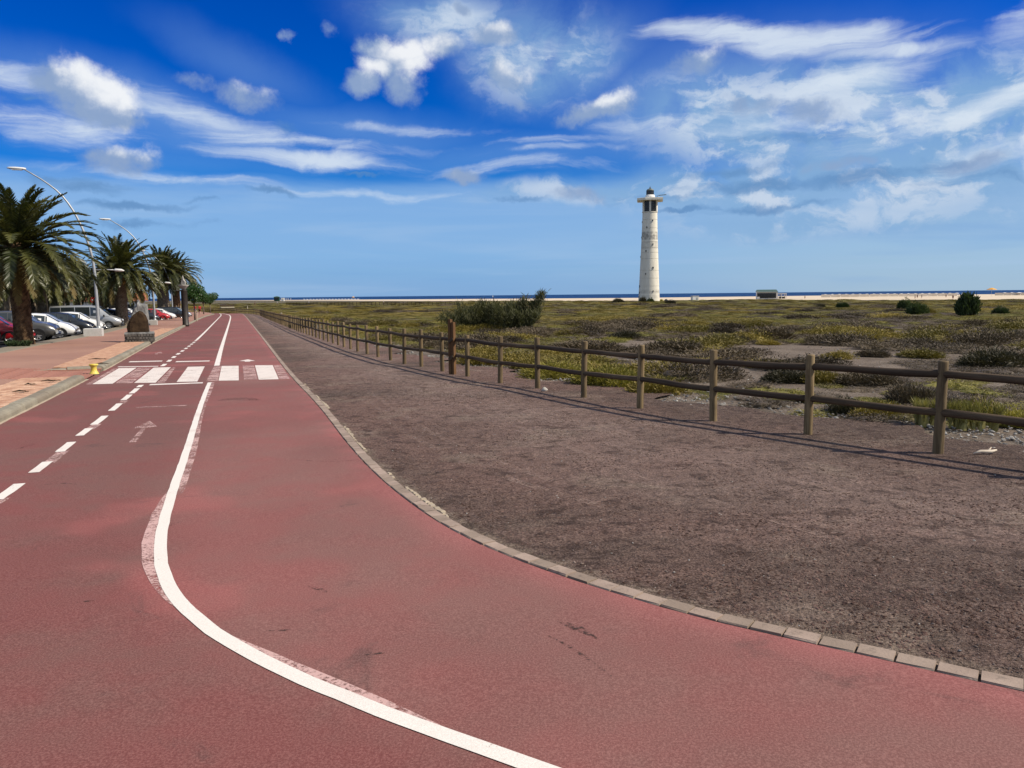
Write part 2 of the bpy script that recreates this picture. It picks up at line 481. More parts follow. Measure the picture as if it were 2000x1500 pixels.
def m_leaf(c1, c2, c3=None, trans=0.25, zone=None, rough=0.65, spec=0.25):
    """foliage: colour drifts from plant to plant and over the land, light passes through"""
    def b(N):
        p = position(N)
        rnd = N.new('ShaderNodeObjectInfo').outputs['Random']
        v = N.math('ADD', N.math('MULTIPLY', rnd, 0.55), N.math('MULTIPLY', N.noise(p, 1.6, 4.0, 0.6), 0.6))
        col = N.mix(N.ramp(v, 0.3, 0.8), c1, c2)
        if c3 is not None:
            z = N.noise(p, zone or 0.08, 5.0, 0.62, 0.6)
            z = N.math('ADD', z, N.math('MULTIPLY', N.math('SUBTRACT', rnd, 0.5), 0.22))
            col = N.mix(N.ramp(z, 0.46, 0.60), col, c3)
        di = principled(N, col, rough, spec)
        tr = N.new('ShaderNodeBsdfTranslucent', {'Color': N.mix(1.0, col, (1.1, 1.2, 0.55, 1), 'MULTIPLY')}).outputs[0]
        return N.new('ShaderNodeMixShader', {0: trans, 1: di, 2: tr}).outputs[0]
    return b


material('scrub_leaf', m_leaf((0.150, 0.137, 0.028, 1), (0.245, 0.212, 0.042, 1), (0.130, 0.108, 0.040, 1), 0.12, 0.11))
material('leaf_olive', m_leaf((0.13, 0.105, 0.022, 1), (0.24, 0.185, 0.042, 1), None, 0.12))
material('leaf_brown', m_leaf((0.080, 0.060, 0.038, 1), (0.125, 0.094, 0.058, 1), None, 0.06))
material('leaf_umber', m_leaf((0.050, 0.037, 0.022, 1), (0.085, 0.062, 0.036, 1), None, 0.06))
material('leaf_lime', m_leaf((0.19, 0.165, 0.030, 1), (0.32, 0.27, 0.058, 1), None, 0.18))
material('leaf_yellow', m_leaf((0.17, 0.130, 0.026, 1), (0.30, 0.225, 0.048, 1), None, 0.12))
material('leaf_dark', m_leaf((0.038, 0.034, 0.018, 1), (0.068, 0.058, 0.03, 1), None, 0.12))
material('leaf_green', m_leaf((0.030, 0.050, 0.018, 1), (0.055, 0.078, 0.028, 1), None, 0.2))
material('leaf_tamarisk', m_leaf((0.072, 0.074, 0.030, 1), (0.125, 0.120, 0.054, 1), None, 0.2))
material('leaf_ficus', m_leaf((0.035, 0.085, 0.014, 1), (0.075, 0.15, 0.022, 1), None, 0.25, rough=0.4, spec=0.4))
material('leaf_grass', m_leaf((0.20, 0.18, 0.05, 1), (0.32, 0.28, 0.10, 1), None, 0.2))
material('frond', m_leaf((0.030, 0.038, 0.010, 1), (0.092, 0.092, 0.022, 1), None, 0.22, rough=0.42, spec=0.45))
material('frond_old', m_leaf((0.10, 0.082, 0.028, 1), (0.16, 0.12, 0.042, 1), None, 0.2))
simple('twig', (0.10, 0.075, 0.05, 1), (0.16, 0.12, 0.08, 1), 8, 0.9)
simple('palm_bark', (0.065, 0.038, 0.022, 1), (0.17, 0.105, 0.058, 1), 5.0, 0.95, 0.1, bmp=0.9, bscale=28)
simple('palm_bark_grey', (0.15, 0.12, 0.09, 1), (0.24, 0.20, 0.15, 1), 4.0, 0.95, 0.1, bmp=0.8, bscale=22)
simple('date_cluster', (0.45, 0.20, 0.02, 1), (0.55, 0.28, 0.04, 1), 10, 0.7)
simple('tree_bark', (0.13, 0.10, 0.08, 1), (0.20, 0.16, 0.12, 1), 6, 0.9, bmp=0.5)
simple('lamp_steel', (0.36, 0.38, 0.40, 1), (0.42, 0.44, 0.46, 1), 3, 0.45, 0.5, 0.3)
simple('lamp_white', (0.72, 0.72, 0.70, 1), None, rough=0.4)
simple('yellow_paint', (0.62, 0.45, 0.04, 1), (0.70, 0.56, 0.14, 1), 9, 0.5, bmp=0.1)
simple('column_brown', (0.022, 0.017, 0.014, 1), (0.035, 0.026, 0.02, 1), 5, 0.5, 0.4)
simple('bronze_grey', (0.28, 0.26, 0.23, 1), (0.42, 0.40, 0.37, 1), 5, 0.6)
simple('rock_grey', (0.14, 0.14, 0.138, 1), (0.30, 0.30, 0.29, 1), 2.6, 0.95, 0.1, bmp=1.0, bscale=7)
simple('rock_brown', (0.034, 0.022, 0.014, 1), (0.068, 0.044, 0.025, 1), 3.0, 0.95, 0.1, bmp=1.0, bscale=9)
simple('plinth_stone', (0.07, 0.062, 0.055, 1), (0.16, 0.145, 0.13, 1), 3.0, 0.95, 0.1, bmp=0.8, bscale=14)
simple('pebble', (0.17, 0.155, 0.14, 1), (0.42, 0.40, 0.37, 1), 1.3, 0.95, 0.1, world_space=True)
simple('grit_stone', (0.06, 0.045, 0.04, 1), (0.26, 0.20, 0.17, 1), 2.3, 0.95, 0.1, world_space=True)
simple('dirt_clod', (0.075, 0.046, 0.037, 1), (0.20, 0.128, 0.108, 1), 1.7, 0.95, 0.05, bmp=0.8, bscale=60, world_space=True)
simple('pale_stone', (0.40, 0.38, 0.34, 1), (0.54, 0.50, 0.46, 1), 6, 0.95, bmp=0.5)
simple('driftwood', (0.55, 0.47, 0.38, 1), (0.66, 0.58, 0.48, 1), 8, 0.95)
simple('brown_leaf', (0.055, 0.035, 0.02, 1), (0.11, 0.07, 0.035, 1), 9, 0.9)
simple('white_wall', (0.74, 0.72, 0.68, 1), (0.80, 0.78, 0.74, 1), 0.8, 0.9)
simple('dark_glass', (0.012, 0.015, 0.018, 1), None, rough=0.08, spec=0.6)
simple('car_glass', (0.02, 0.026, 0.03, 1), None, rough=0.05, spec=0.9)
simple('green_roof', (0.05, 0.10, 0.08, 1), (0.07, 0.125, 0.10, 1), 1, 0.6)
simple('kiosk_green', (0.012, 0.05, 0.03, 1), (0.02, 0.065, 0.04, 1), 1, 0.6)
simple('terracotta', (0.32, 0.11, 0.05, 1), (0.40, 0.16, 0.08, 1), 2, 0.9)
simple('dark_metal', (0.03, 0.03, 0.032, 1), None, rough=0.5, spec=0.4)
simple('tyre_rubber', (0.016, 0.016, 0.017, 1), None, rough=0.85)
simple('black_plastic', (0.02, 0.02, 0.021, 1), None, rough=0.6)
simple('alloy', (0.55, 0.56, 0.57, 1), None, rough=0.35, metal=0.6)
simple('lamp_glass', (0.62, 0.64, 0.66, 1), None, rough=0.15, spec=0.8)
simple('red_lens', (0.45, 0.012, 0.012, 1), None, rough=0.2, spec=0.6)
simple('sign_red', (0.50, 0.03, 0.03, 1), None, rough=0.5)
simple('cloth_red', (0.45, 0.04, 0.035, 1), (0.36, 0.03, 0.03, 1), 6, 0.9)
simple('cloth_dark', (0.10, 0.02, 0.02, 1), None, rough=0.9)
simple('cloth_white', (0.72, 0.72, 0.70, 1), None, rough=0.9)
simple('cloth_blue', (0.05, 0.08, 0.16, 1), None, rough=0.9)
simple('skin', (0.45, 0.26, 0.18, 1), None, rough=0.6)
simple('hair', (0.04, 0.025, 0.018, 1), None, rough=0.8)
simple('shade_cloth', (0.78, 0.77, 0.74, 1), None, rough=0.9)
simple('orange_cloth', (0.72, 0.32, 0.03, 1), (0.75, 0.42, 0.06, 1), 1, 0.9)
simple('screen_cloth', (0.66, 0.57, 0.46, 1), (0.74, 0.66, 0.56, 1), 0.4, 0.95)
for nm, cc, mt in (('white', (0.78, 0.78, 0.77, 1), 0), ('silver', (0.42, 0.43, 0.44, 1), .5), ('grey', (0.085, 0.085, 0.085, 1), .3), ('black', (0.012, 0.014, 0.02, 1), .2),
                   ('red', (0.42, 0.012, 0.018, 1), 0), ('green', (0.055, 0.062, 0.055, 1), .3), ('blue', (0.02, 0.035, 0.075, 1), .3), ('wine', (0.16, 0.012, 0.02, 1), .2)):
    simple('car_' + nm, cc, None, rough=0.28, spec=0.5, metal=mt, **{'Coat Weight': 0.6, 'Coat Roughness': 0.06})


def m_tower(N):
    o = objcoord(N)
    z = N.new('ShaderNodeSeparateXYZ', {0: o}).outputs[2]
    base = N.mix(N.ramp(N.noise(N.vscale(o, (0.5, 0.5, 0.12)), 1.0, 6.0, 0.65), 0.35, 0.65), (0.80, 0.76, 0.66, 1), (0.70, 0.66, 0.57, 1))
    # weathered grey courses
    st = N.noise(N.vscale(o, (0.8, 0.8, 0.5)), 1.0, 7.0, 0.7)
    m1 = N.math('MULTIPLY', N.ramp(z, 29.5, 30.5), N.ramp(z, 34.2, 33.6))
    m2 = N.math('MULTIPLY', N.ramp(z, 25.0, 26.0), N.ramp(z, 29.5, 29.0))
    m3 = N.math('MULTIPLY', N.ramp(z, 3.6, 4.2), N.ramp(z, 6.0, 5.4))
    m4 = N.math('MULTIPLY', N.ramp(z, 1.2, 1.6), N.ramp(z, 3.2, 2.8))
    m = N.math('ADD', N.math('ADD', N.math('MULTIPLY', m1, 1.0), N.math('MULTIPLY', m2, 0.45)), N.math('ADD', N.math('MULTIPLY', m3, 0.45), N.math('MULTIPLY', m4, 0.35)))
    f = N.math('MULTIPLY', m, N.ramp(st, 0.32, 0.62))
    col = N.mix(N.math('MULTIPLY', f, 0.85), base, (0.26, 0.25, 0.235, 1))
    runs = N.ramp(N.noise(N.vscale(o, (1.6, 1.6, 0.06)), 1.0, 5.0, 0.7), 0.55, 0.75, 0, 0.4)
    col = N.mix(runs, col, (0.36, 0.335, 0.29, 1))
    return principled(N, col, 0.9, 0.15, 0, bump(N, st, 0.4, 0.1))


material('tower_plaster', m_tower)


# ------------------------------------------------------------------ mesh helpers
class MB:
    def __init__(self):
        self.v = []
        self.f = []
        self.attr = {}

    def vert(self, p):
        self.v.append((p[0], p[1], p[2]))
        return len(self.v) - 1

    def face(self, pts):
        i = len(self.v)
        self.v.extend((p[0], p[1], p[2]) for p in pts)
        self.f.append(tuple(range(i, i + len(pts))))

    def box(self, c, s, M=None, taper=1.0):
        i = len(self.v)
        for dz in (-1, 1):
            t = taper if dz > 0 else 1.0
            for dx, dy in ((-1, -1), (1, -1), (1, 1), (-1, 1)):
                p = Vector((dx * s[0] / 2 * t, dy * s[1] / 2 * t, dz * s[2] / 2))
                if M is not None:
                    p = M @ p
                p = p + Vector(c)
                self.v.append(tuple(p))
        self.f += [(i + 3, i + 2, i + 1, i), (i + 4, i + 5, i + 6, i + 7), (i, i + 1, i + 5, i + 4), (i + 1, i + 2, i + 6, i + 5),
                   (i + 2, i + 3, i + 7, i + 6), (i + 3, i, i + 4, i + 7)]

    def bbox(self, c, s, b, M=None):
        """box with a chamfered top edge"""
        x, y, z = s[0] / 2, s[1] / 2, s[2]
        rings = [(x, y, 0), (x, y, z - b), (x - b, y - b, z)]
        i = len(self.v)
        for (rx, ry, rz) in rings:
            for dx, dy in ((-1, -1), (1, -1), (1, 1), (-1, 1)):
                p = Vector((dx * rx, dy * ry, rz))
                if M is not None:
                    p = M @ p
                self.v.append(tuple(p + Vector(c)))
        for k in range(2):
            for a in range(4):
                b2 = (a + 1) % 4
                self.f.append((i + 4 * k + a, i + 4 * k + b2, i + 4 * k + 4 + b2, i + 4 * k + 4 + a))
        self.f.append((i + 8, i + 9, i + 10, i + 11))
        self.f.append((i + 3, i + 2, i + 1, i))

    def tube(self, pts, rad, n=8, cap=True):
        pts = [Vector(p) for p in pts]
        if not hasattr(rad, '__len__'):
            rad = [rad] * len(pts)
        base = len(self.v)
        prev = None
        for k, p in enumerate(pts):
            t = (pts[min(k + 1, len(pts) - 1)] - pts[max(k - 1, 0)]).normalized()
            if prev is None:
                a = t.orthogonal().normalized()
            else:
                a = (prev - t * prev.dot(t)).normalized()
            prev = a
            b = t.cross(a)
            for j in range(n):
                an = 2 * math.pi * j / n
                self.v.append(tuple(p + (a * math.cos(an) + b * math.sin(an)) * rad[k]))
        for k in range(len(pts) - 1):
            for j in range(n):
                j2 = (j + 1) % n
                self.f.append((base + k * n + j, base + k * n + j2, base + (k + 1) * n + j2, base + (k + 1) * n + j))
        if cap:
            self.f.append(tuple(base + j for j in reversed(range(n))))
            self.f.append(tuple(base + (len(pts) - 1) * n + j for j in range(n)))

    def lathe(self, prof, n=24, c=(0, 0, 0), axis='z', phase=0.0, cap=True):
        base = len(self.v)
        for (r, h) in prof:
            for j in range(n):
                an = 2 * math.pi * j / n + phase
                if axis == 'z':
                    p = (c[0] + r * math.cos(an), c[1] + r * math.sin(an), c[2] + h)
                else:  # around y
                    p = (c[0] + r * math.cos(an), c[1] + h, c[2] - r * math.sin(an))
                self.v.append(p)
        for k in range(len(prof) - 1):
            for j in range(n):
                j2 = (j + 1) % n
                self.f.append((base + k * n + j, base + k * n + j2, base + (k + 1) * n + j2, base + (k + 1) * n + j))
        if cap:
            self.f.append(tuple(base + j for j in reversed(range(n))))
            self.f.append(tuple(base + (len(prof) - 1) * n + j for j in range(n)))

    def grid(self, rows, flip=False):
        """rows of points"""
        base = len(self.v)
        m = len(rows[0])
        for r in rows:
            self.v.extend((p[0], p[1], p[2]) for p in r)
        for i in range(len(rows) - 1):
            for j in range(m - 1):
                a = base + i * m + j
                q = (a, a + 1, a + m + 1, a + m)
                self.f.append(q[::-1] if flip else q)

    def mesh(self, name, mat=None, smooth=False, attrs=None):
        me = bpy.data.meshes.new(name)
        me.from_pydata(self.v, [], self.f)
        if mat is not None:
            me.materials.append(MATS[mat] if isinstance(mat, str) else mat)
        if smooth:
            me.polygons.foreach_set('use_smooth', [True] * len(me.polygons))
        for k, vals in {**self.attr, **(attrs or {})}.items():
            a = me.attributes.new(k, 'FLOAT', 'POINT')
            a.data.foreach_set('value', vals)
        me.update()
        return me


def link(name, data, parent=None, loc=None, rot=None, scale=None):
    o = bpy.data.objects.new(name, data)
    COL.objects.link(o)
    if parent is not None:
        o.parent = parent
    if loc is not None:
        o.location = loc
    if rot is not None:
        o.rotation_euler = rot
    if scale is not None:
        o.scale = scale
    return o


def tag(o, label=None, cat=None, group=None, kind=None):
    if label:
        o['label'] = label
    if cat:
        o['category'] = cat
    if group:
        o['group'] = group
    if kind:
        o['kind'] = kind
    return o


def thing(name, label, cat, loc=(0, 0, 0), rz=0.0, group=None):
    o = link(name, None, None, loc, (0, 0, rz))
    o.empty_display_size = 0.2
    return tag(o, label, cat, group)


def copy_tree(o, parent=None):
    c = o.copy()
    COL.objects.link(c)
    c.parent = parent
    for ch in list(o.children):
        copy_tree(ch, c)
    return c


def override(o, mat):
    for s in o.material_slots:
        s.link = 'OBJECT'
        s.material = MATS[mat]


def resample(pts, step):
    out = [Vector(pts[0])]
    for a, b in zip(pts, pts[1:]):
        a, b = Vector(a), Vector(b)
        n = max(1, int(math.ceil((b - a).length / step)))
        for k in range(1, n + 1):
            out.append(a.lerp(b, k / n))
    return out


def smooth_line(pts, it=3):
    """corner-cutting of a polyline, ends kept"""
    pts = [Vector(p) for p in pts]
    for _ in range(it):
        q = [pts[0]]
        for a, b in zip(pts, pts[1:]):
            q += [a.lerp(b, 0.25), a.lerp(b, 0.75)]
        q.append(pts[-1])
        pts = q
    return pts


class Line:
    """arc-length parametrised plan polyline"""
    def __init__(self, pts):
        self.p = [Vector((p[0], p[1])) for p in pts]
        self.s = [0.0]
        for a, b in zip(self.p, self.p[1:]):
            self.s.append(self.s[-1] + (b - a).length)
        self.L = self.s[-1]

    def at(self, s):
        if s <= 0:
            return self.p[0] + (self.p[1] - self.p[0]).normalized() * s
        if s >= self.L:
            return self.p[-1] + (self.p[-1] - self.p[-2]).normalized() * (s - self.L)
        lo, hi = 0, len(self.s) - 1
        while hi - lo > 1:
            m = (lo + hi) // 2
            if self.s[m] <= s:
                lo = m
            else:
                hi = m
        return self.p[lo].lerp(self.p[hi], (s - self.s[lo]) / max(1e-9, self.s[hi] - self.s[lo]))

    def dir(self, s):
        return (self.at(s + 0.3) - self.at(s - 0.3)).normalized()

    def off(self, s, d):
        """point d metres to the right of the line at s"""
        t = self.dir(s)
        return self.at(s) + Vector((t.y, -t.x)) * d

    def nearest(self, q):
        best = (1e9, 0)
        for k, p in enumerate(self.p):
            dd = (p - q).length
            if dd < best[0]:
                best = (dd, k)
        return best[0], self.s[best[1]]


rng = random.Random(7)

# ------------------------------------------------------------------ plan of the place (read off the photograph, in metres)
G2 = lambda px, py: tuple(at(px, py)[:2])
right_px = [(2000, 1357), (1738, 1295), (1500, 1242), (1310, 1197), (1000, 1097), (830, 1012), (700, 900), (622, 792), (565, 735), (520, 672), (490, 632), (478, 617), (470, 611)]
RIGHT = Line(smooth_line([(8.6, -0.2), (4.4, 1.75)] + [G2(*p) for p in right_px] + [(-110, 262)], 3))      # edge of the red path by the dirt
kerb_px = [(0, 828), (155, 750), (225, 712), (300, 669), (350, 644), (400, 618.5), (428, 612.5)]
KERB = Line(smooth_line([(-2.0, -5.0), (-4.2, 1.5)] + [G2(*p) for p in kerb_px] + [(-115, 262)], 2))        # kerb foot on the left
S_GAP0 = KERB.nearest(Vector(G2(157, 749)))[1]
S_GAP1 = KERB.nearest(Vector(G2(207, 719)))[1]


def x_on(line, y):
    for a, b in zip(line.p, line.p[1:]):
        if (a.y - y) * (b.y - y) <= 0 and a.y != b.y:
            return a.x + (b.x - a.x) * (y - a.y) / (b.y - a.y)
    return line.p[0].x if abs(line.p[0].y - y) < abs(line.p[-1].y - y) else line.p[-1].x


fence_px = [(1832, 885), (1578, 848), (1393, 822), (1250, 797), (1140, 776), (1050, 758), (977, 748), (913, 735), (864, 725), (823, 716), (790, 711),
            (741, 698), (700, 687), (667, 676), (630, 663.5), (585, 648), (547.6, 633), (520, 622), (508, 616.4), (498, 614.6), (484, 613.6), (460, 611.3), (436, 609.8), (413, 608.6), (395, 607.8)]
FPTS = [G2(*p) for p in fence_px]
FENCE = Line([(FPTS[0][0] + 1.9, FPTS[0][1] - 2.55)] + FPTS)


def x_fence(y):
    if y < FENCE.p[0].y:
        return FENCE.p[0].x + (FENCE.p[0].y - y) * 0.75
    if y > 150:
        return -50 - (y - 150) * 2.0
    return x_on(FENCE, y)


# ------------------------------------------------------------------ land, sea, beach
shore_px = [(-900, 587), (430, 586.2), (560, 584.6), (700, 585), (800, 584.6), (1000, 583.4), (1240, 581.8), (1400, 579.8), (1600, 577.3), (2000, 574.2), (2600, 569)]
veg_px = [(-900, 587.6), (430, 587.2), (560, 587.0), (700, 587.6), (850, 588.2), (1240, 588.3), (1340, 586.6), (1420, 585.5), (1500, 584.6), (1570, 586.5), (1700, 587.3), (2000, 586.6), (2600, 583)]


def edge_xy(pxs):
    out = []
    for (px, py) in pxs:
        d = ray(px, py)
        t = (-2.15 - CAM_Z) / d.z
        t = min(t, 1150.0) if t > 0 else 1150.0
        out.append((d.x * t, d.y * t))
    return out


SHORE = edge_xy(shore_px)
VEG = edge_xy(veg_px)


def depth_along(edge, q):
    """depth of an edge along the bearing x/y = q"""
    best = None
    for a, b in zip(edge, edge[1:]):
        qa, qb = a[0] / a[1], b[0] / b[1]
        if qa <= q <= qb:
            t = (q - qa) / (qb - qa)
            best = a[1] + (b[1] - a[1]) * t
    if best is None:
        best = edge[0][1] if q < edge[0][0] / edge[0][1] else edge[-1][1]
    return best


mb = MB()
rows = []
qs = [-3 + 6 * k / 120 for k in range(121)]
for y in [-60, -40, -20, -8, 0.5, 3, 6, 10, 14, 18, 23, 28, 34, 40, 48, 56, 65, 75, 86, 98, 110, 125, 140, 160, 180, 205, 230, 260, 300]:
    rows.append([(q * (abs(y) + 25), y, gz(y) - 0.05) for q in qs])
for k in range(1, 9):
    r = []
    for q in qs:
        y1 = depth_along(SHORE, q) + 6
        y = 300 + (y1 - 300) * k / 8
        r.append((q * (y + 25 * (1 - k / 8)), y, gz(y) - 0.05))
    rows.append(r)
mb.grid(rows)
tag(link('ground', mb.mesh('ground', 'soil')), 'dark sandy flat behind the fence with bare soil between scrub', 'ground', kind='structure')

mb = MB()
rows = []
qb = [-1.3 + 2.6 * k / 160 for k in range(161)]
for k in range(13):
    r = []
    for q in qb:
        y0, y1 = depth_along(VEG, q), depth_along(SHORE, q)
        y1 = max(y1, y0 + 12)
        y = y0 + (y1 - y0) * k / 12
        dune = 0.25 * math.sin(q * 31 + k) * math.sin(k * math.pi / 12)
        r.append((q * y, y, gz(y) + 0.03 + max(0, dune)))
    rows.append(r)
mb.grid(rows)
tag(link('beach', mb.mesh('beach', 'sand', True)), 'pale sand beach between the scrub and the sea', 'beach', kind='structure')

mb = MB()
ys = [250, 500, 900, 2000, 5000, 12000, 40000]
mb.grid([[(q * y, y, -2.34) for q in [-1.6 + 3.2 * k / 30 for k in range(31)]] for y in ys])
tag(link('sea', mb.mesh('sea', 'sea')), 'dark blue sea along the horizon', 'sea', kind='structure')

# red path
mb = MB()
edge_vals, lane_vals = [], []
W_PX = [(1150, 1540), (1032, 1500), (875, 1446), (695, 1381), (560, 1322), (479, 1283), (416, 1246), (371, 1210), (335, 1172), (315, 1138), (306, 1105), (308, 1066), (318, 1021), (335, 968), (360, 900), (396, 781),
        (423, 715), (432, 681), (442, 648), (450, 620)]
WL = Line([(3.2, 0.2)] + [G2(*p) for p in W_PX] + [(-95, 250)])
ys = [-4 + 0.22 * k for k in range(130)] + [25 + 0.7 * k for k in range(60)] + [67 + 4 * k for k in range(46)]
nx = 28
for y in ys:
    xl, xr = x_on(KERB, y), x_on(RIGHT, y)
    if xl > xr - 1:
        xl = xr - 6
    for k in range(nx + 1):
        u = k / nx
        u = u * u * (3 - 2 * u)
        x = xl + (xr - xl) * u
        mb.v.append((x, y, gz(y) + 0.01))
        dr = RIGHT.nearest(Vector((x, y)))[0] if (y < 26 and xr - x < 2.5) else (xr - x)
        lane_vals.append(max(0.0, min(1.0, (x_on(WL, y) - x) / 0.5 + 0.5)))  # mask for the light difference painted between the two lanes
        edge_vals.append(max(0.0, 1 - dr / 0.32) ** 1.2 * 0.75 if y < 30 else max(0.0, 1 - dr / 0.3) * 0.6)
for i in range(len(ys) - 1):
    for k in range(nx):
        a = i * (nx + 1) + k
        mb.f.append((a, a + 1, a + nx + 2, a + nx + 1))
mb.attr['edge'] = edge_vals
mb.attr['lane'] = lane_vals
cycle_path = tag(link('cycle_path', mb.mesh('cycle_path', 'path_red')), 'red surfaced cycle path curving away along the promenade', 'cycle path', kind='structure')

# dirt walkway between path and fence (a sheet reaching a little past the fence)
mb = MB()
ev, wv = [], []
ys = [-3 + 0.3 * k for k in range(110)] + [30 + 1.2 * k for k in range(40)] + [78 + 4 * k for k in range(40)]
nx = 36
for y in ys:
    xl = x_on(RIGHT, y) - 0.05
    xr = max(xl + 1.5, x_fence(y) + (1.1 + 0.25 * math.sin(y * 1.3) + 0.2 * math.sin(y * 3.1)) * (1.5 if y < 60 else 1.2))
    for k in range(nx + 1):
        u = k / nx
        x = xl + (xr - xl) * u
        mb.v.append((x, y, gz(y)))
        d = RIGHT.nearest(Vector((x, y)))[0] if y < 30 else x - xl
        ev.append(max(0.0, 1 - max(0, d - 0.15) / 0.30))
        df = u
        wv.append(max(0.0, 1 - abs(df - 0.46) / 0.34) * min(1, max(0, (y - 3.2) / 3.0)))
for i in range(len(ys) - 1):
    for k in range(nx):
        a = i * (nx + 1) + k
        mb.f.append((a, a + 1, a + nx + 2, a + nx + 1))
mb.attr['edge'] = ev
mb.attr['worn'] = wv
dirt_walk = tag(link('dirt_walkway', mb.mesh('dirt_walkway', 'dirt')), 'brown volcanic dirt walkway between the red path and the fence', 'walkway', kind='structure')

# edging stones along the right side: each one a part, the far ones joined
edging = tag(link('edging', None), 'row of flat stones edging the red path beside the dirt', 'edging', kind='structure')
s = 0.0
k = 0
far_mb = MB()
var = []
for v in range(5):
    m = MB()
    b = 0.008
    for (sx, sy, z) in ((1, 1, -0.06), (1, 1, 0.028), (0.985, 0.94, 0.036)):
        for dx, dy in ((-1, -1), (1, -1), (1, 1), (-1, 1)):
            m.v.append((dx * 0.5 * sx + rng.uniform(-.006, .006), dy * 0.052 * sy + rng.uniform(-.004, .004), z + rng.uniform(-.002, .002)))
    for q in range(2):
        for a in range(4):
            b2 = (a + 1) % 4
            m.f.append((4 * q + a, 4 * q + b2, 4 * q + 4 + b2, 4 * q + 4 + a))
    m.f.append((8, 9, 10, 11))
    var.append(m.mesh('edging_stone', 'edge_stone'))
while s < RIGHT.L - 40:
    ln = 0.172
    p = RIGHT.off(s + ln / 2, 0.060)
    t = RIGHT.dir(s + ln / 2)
    if p.y > 30:
        ln = 0.6
        p = RIGHT.off(s + ln / 2, 0.060)
        t = RIGHT.dir(s + ln / 2)
    a = math.atan2(t.y, t.x)
    dz = rng.uniform(-0.004, 0.004)
    vis = abs(p.x) < 0.72 * p.y + 1
    if k < 290 and vis and p.y > 0.8:
        link('edging_stone', rng.choice(var), edging, (p.x, p.y, gz(p.y) - 0.016 + dz), (rng.uniform(-.02, .02), rng.uniform(-.01, .01), a + rng.uniform(-.02, .02)), (ln - 0.012, rng.uniform(.95, 1.05), 1))
        k += 1
    elif vis:
        far_mb.bbox((p.x, p.y, gz(p.y) - 0.05), (ln - 0.02, 0.12, 0.075), 0.006, Matrix.Rotation(a, 3, 'Z'))
    s += ln
if far_mb.v:
    tag(link('edging_stones', far_mb.mesh('edging_stones', 'edge_stone'), edging), kind='stuff')
# broken mortar on the dirt side of the stones
mo = MB()
sa = 0.0
while sa < min(RIGHT.L, 60):
    w = 0.0
    p = RIGHT.at(sa)
    nval = math.sin(sa * 1.7) + math.sin(sa * 4.3 + 1) * 0.7 + rng.uniform(-.6, .6)
    if 4.6 < p.y < 17 and nval > 0.25:
        w = 0.012 + 0.035 * rng.random() + 0.015 * max(0, nval)
        l2 = rng.uniform(.03, .11)
        q = RIGHT.off(sa, 0.118 + w / 2)
        t = RIGHT.dir(sa)
        mo.box((q.x, q.y, gz(q.y) + 0.006), (l2, w, 0.018), Matrix.Rotation(math.atan2(t.y, t.x) + rng.uniform(-.25, .25), 3, 'Z'), rng.uniform(.5, .8))
    sa += 0.09
tag(link('mortar', mo.mesh('mortar', 'mortar'), edging), kind='stuff')

# ------------------------------------------------------------------ promenade on the left: kerb, bricks, paving
def ramp_h(s, t):
    """height of the promenade above the road at s along the kerb, t behind it"""
    e = 0.13
    if S_GAP0 - 0.2 < s < S_GAP1 + 0.2 and t < 2.2:
        along = min(1, max(0, min(s - S_GAP0 + 0.2, S_GAP1 + 0.2 - s) / 0.35))
        deep = 1 - min(1, max(0, (t - 0.9) / 1.3))
        e -= 0.115 * along * deep
    return e


mb = MB()
ss = [0.6 * k for k in range(130)] + [78 + 3 * k for k in range(70)]
ts = [0.22, 0.5, 0.9, 1.3, 1.75, 2.2, 3.0, 4.5, 6.0, 7.5, 8.8]


def prom_w(s):
    """distance from the kerb to the outer edge of the promenade"""
    return 8.6 if s < 40 else (8.6 + (s - 40) * 0.02)


OUT_PX = [(0, 697), (75, 680), (140, 668), (200, 656), (240, 645), (340, 620)]
OUTER = Line([(-14.5, 14.0)] + [G2(*p) for p in OUT_PX] + [(-80, 190), (-112, 262)])
rows = []
for s in ss:
    p = KERB.at(s)
    if p.y > 255:
        break
    n = KERB.off(s, -1.0) - p
    # how far to the outer edge along the normal
    w = None
    for k in range(10, 400):
        q = p + n * (k * 0.1)
        if q.x < x_on(OUTER, q.y):
            w = k * 0.1
            break
    w = w or 12.0
    r = []
    for t in ts:
        tt = t if t < 2.5 else 2.2 + (t - 2.2) / 6.6 * (max(w, 4) - 2.2)
        q = p + n * tt
        r.append((q.x, q.y, gz(q.y) + ramp_h(s, tt) - (0.012 if tt < 1.35 else 0.0)))
    rows.append(r)
mb.grid(rows)
pavement = tag(link('pavement', mb.mesh('pavement', 'paving', True)), 'wide pinkish brown promenade pavement beside the kerb', 'pavement', kind='structure')

kerb = tag(link('kerb', None), 'grey concrete kerb along the left side of the red path', 'kerb', kind='structure')
kv = []
for v in range(4):
    m = MB()
    prof = [(0.0, -0.06), (0.0, 0.075), (0.012, 0.105), (0.045, 0.132), (0.09, 0.142), (0.22, 0.145), (0.22, -0.06)]
    for e in (-0.5, -0.493, 0.493, 0.5):
        ins = 0.006 if abs(e) == 0.5 else 0.0
        for (a, h) in prof:
            m.v.append((e, a + (ins if a < 0.2 else -ins) + rng.uniform(-.003, .003), h - (ins if h > 0.05 else 0) + rng.uniform(-.003, .003)))
    npf = len(prof)
    for q in range(3):
        for a in range(npf - 1):
            m.f.append((q * npf + a, q * npf + a + 1, (q + 1) * npf + a + 1, (q + 1) * npf + a))
    m.f.append(tuple(range(npf)))
    m.f.append(tuple(3 * npf + a for a in reversed(range(npf))))
    kv.append(m.mesh('kerb_stone', 'kerb_stone'))


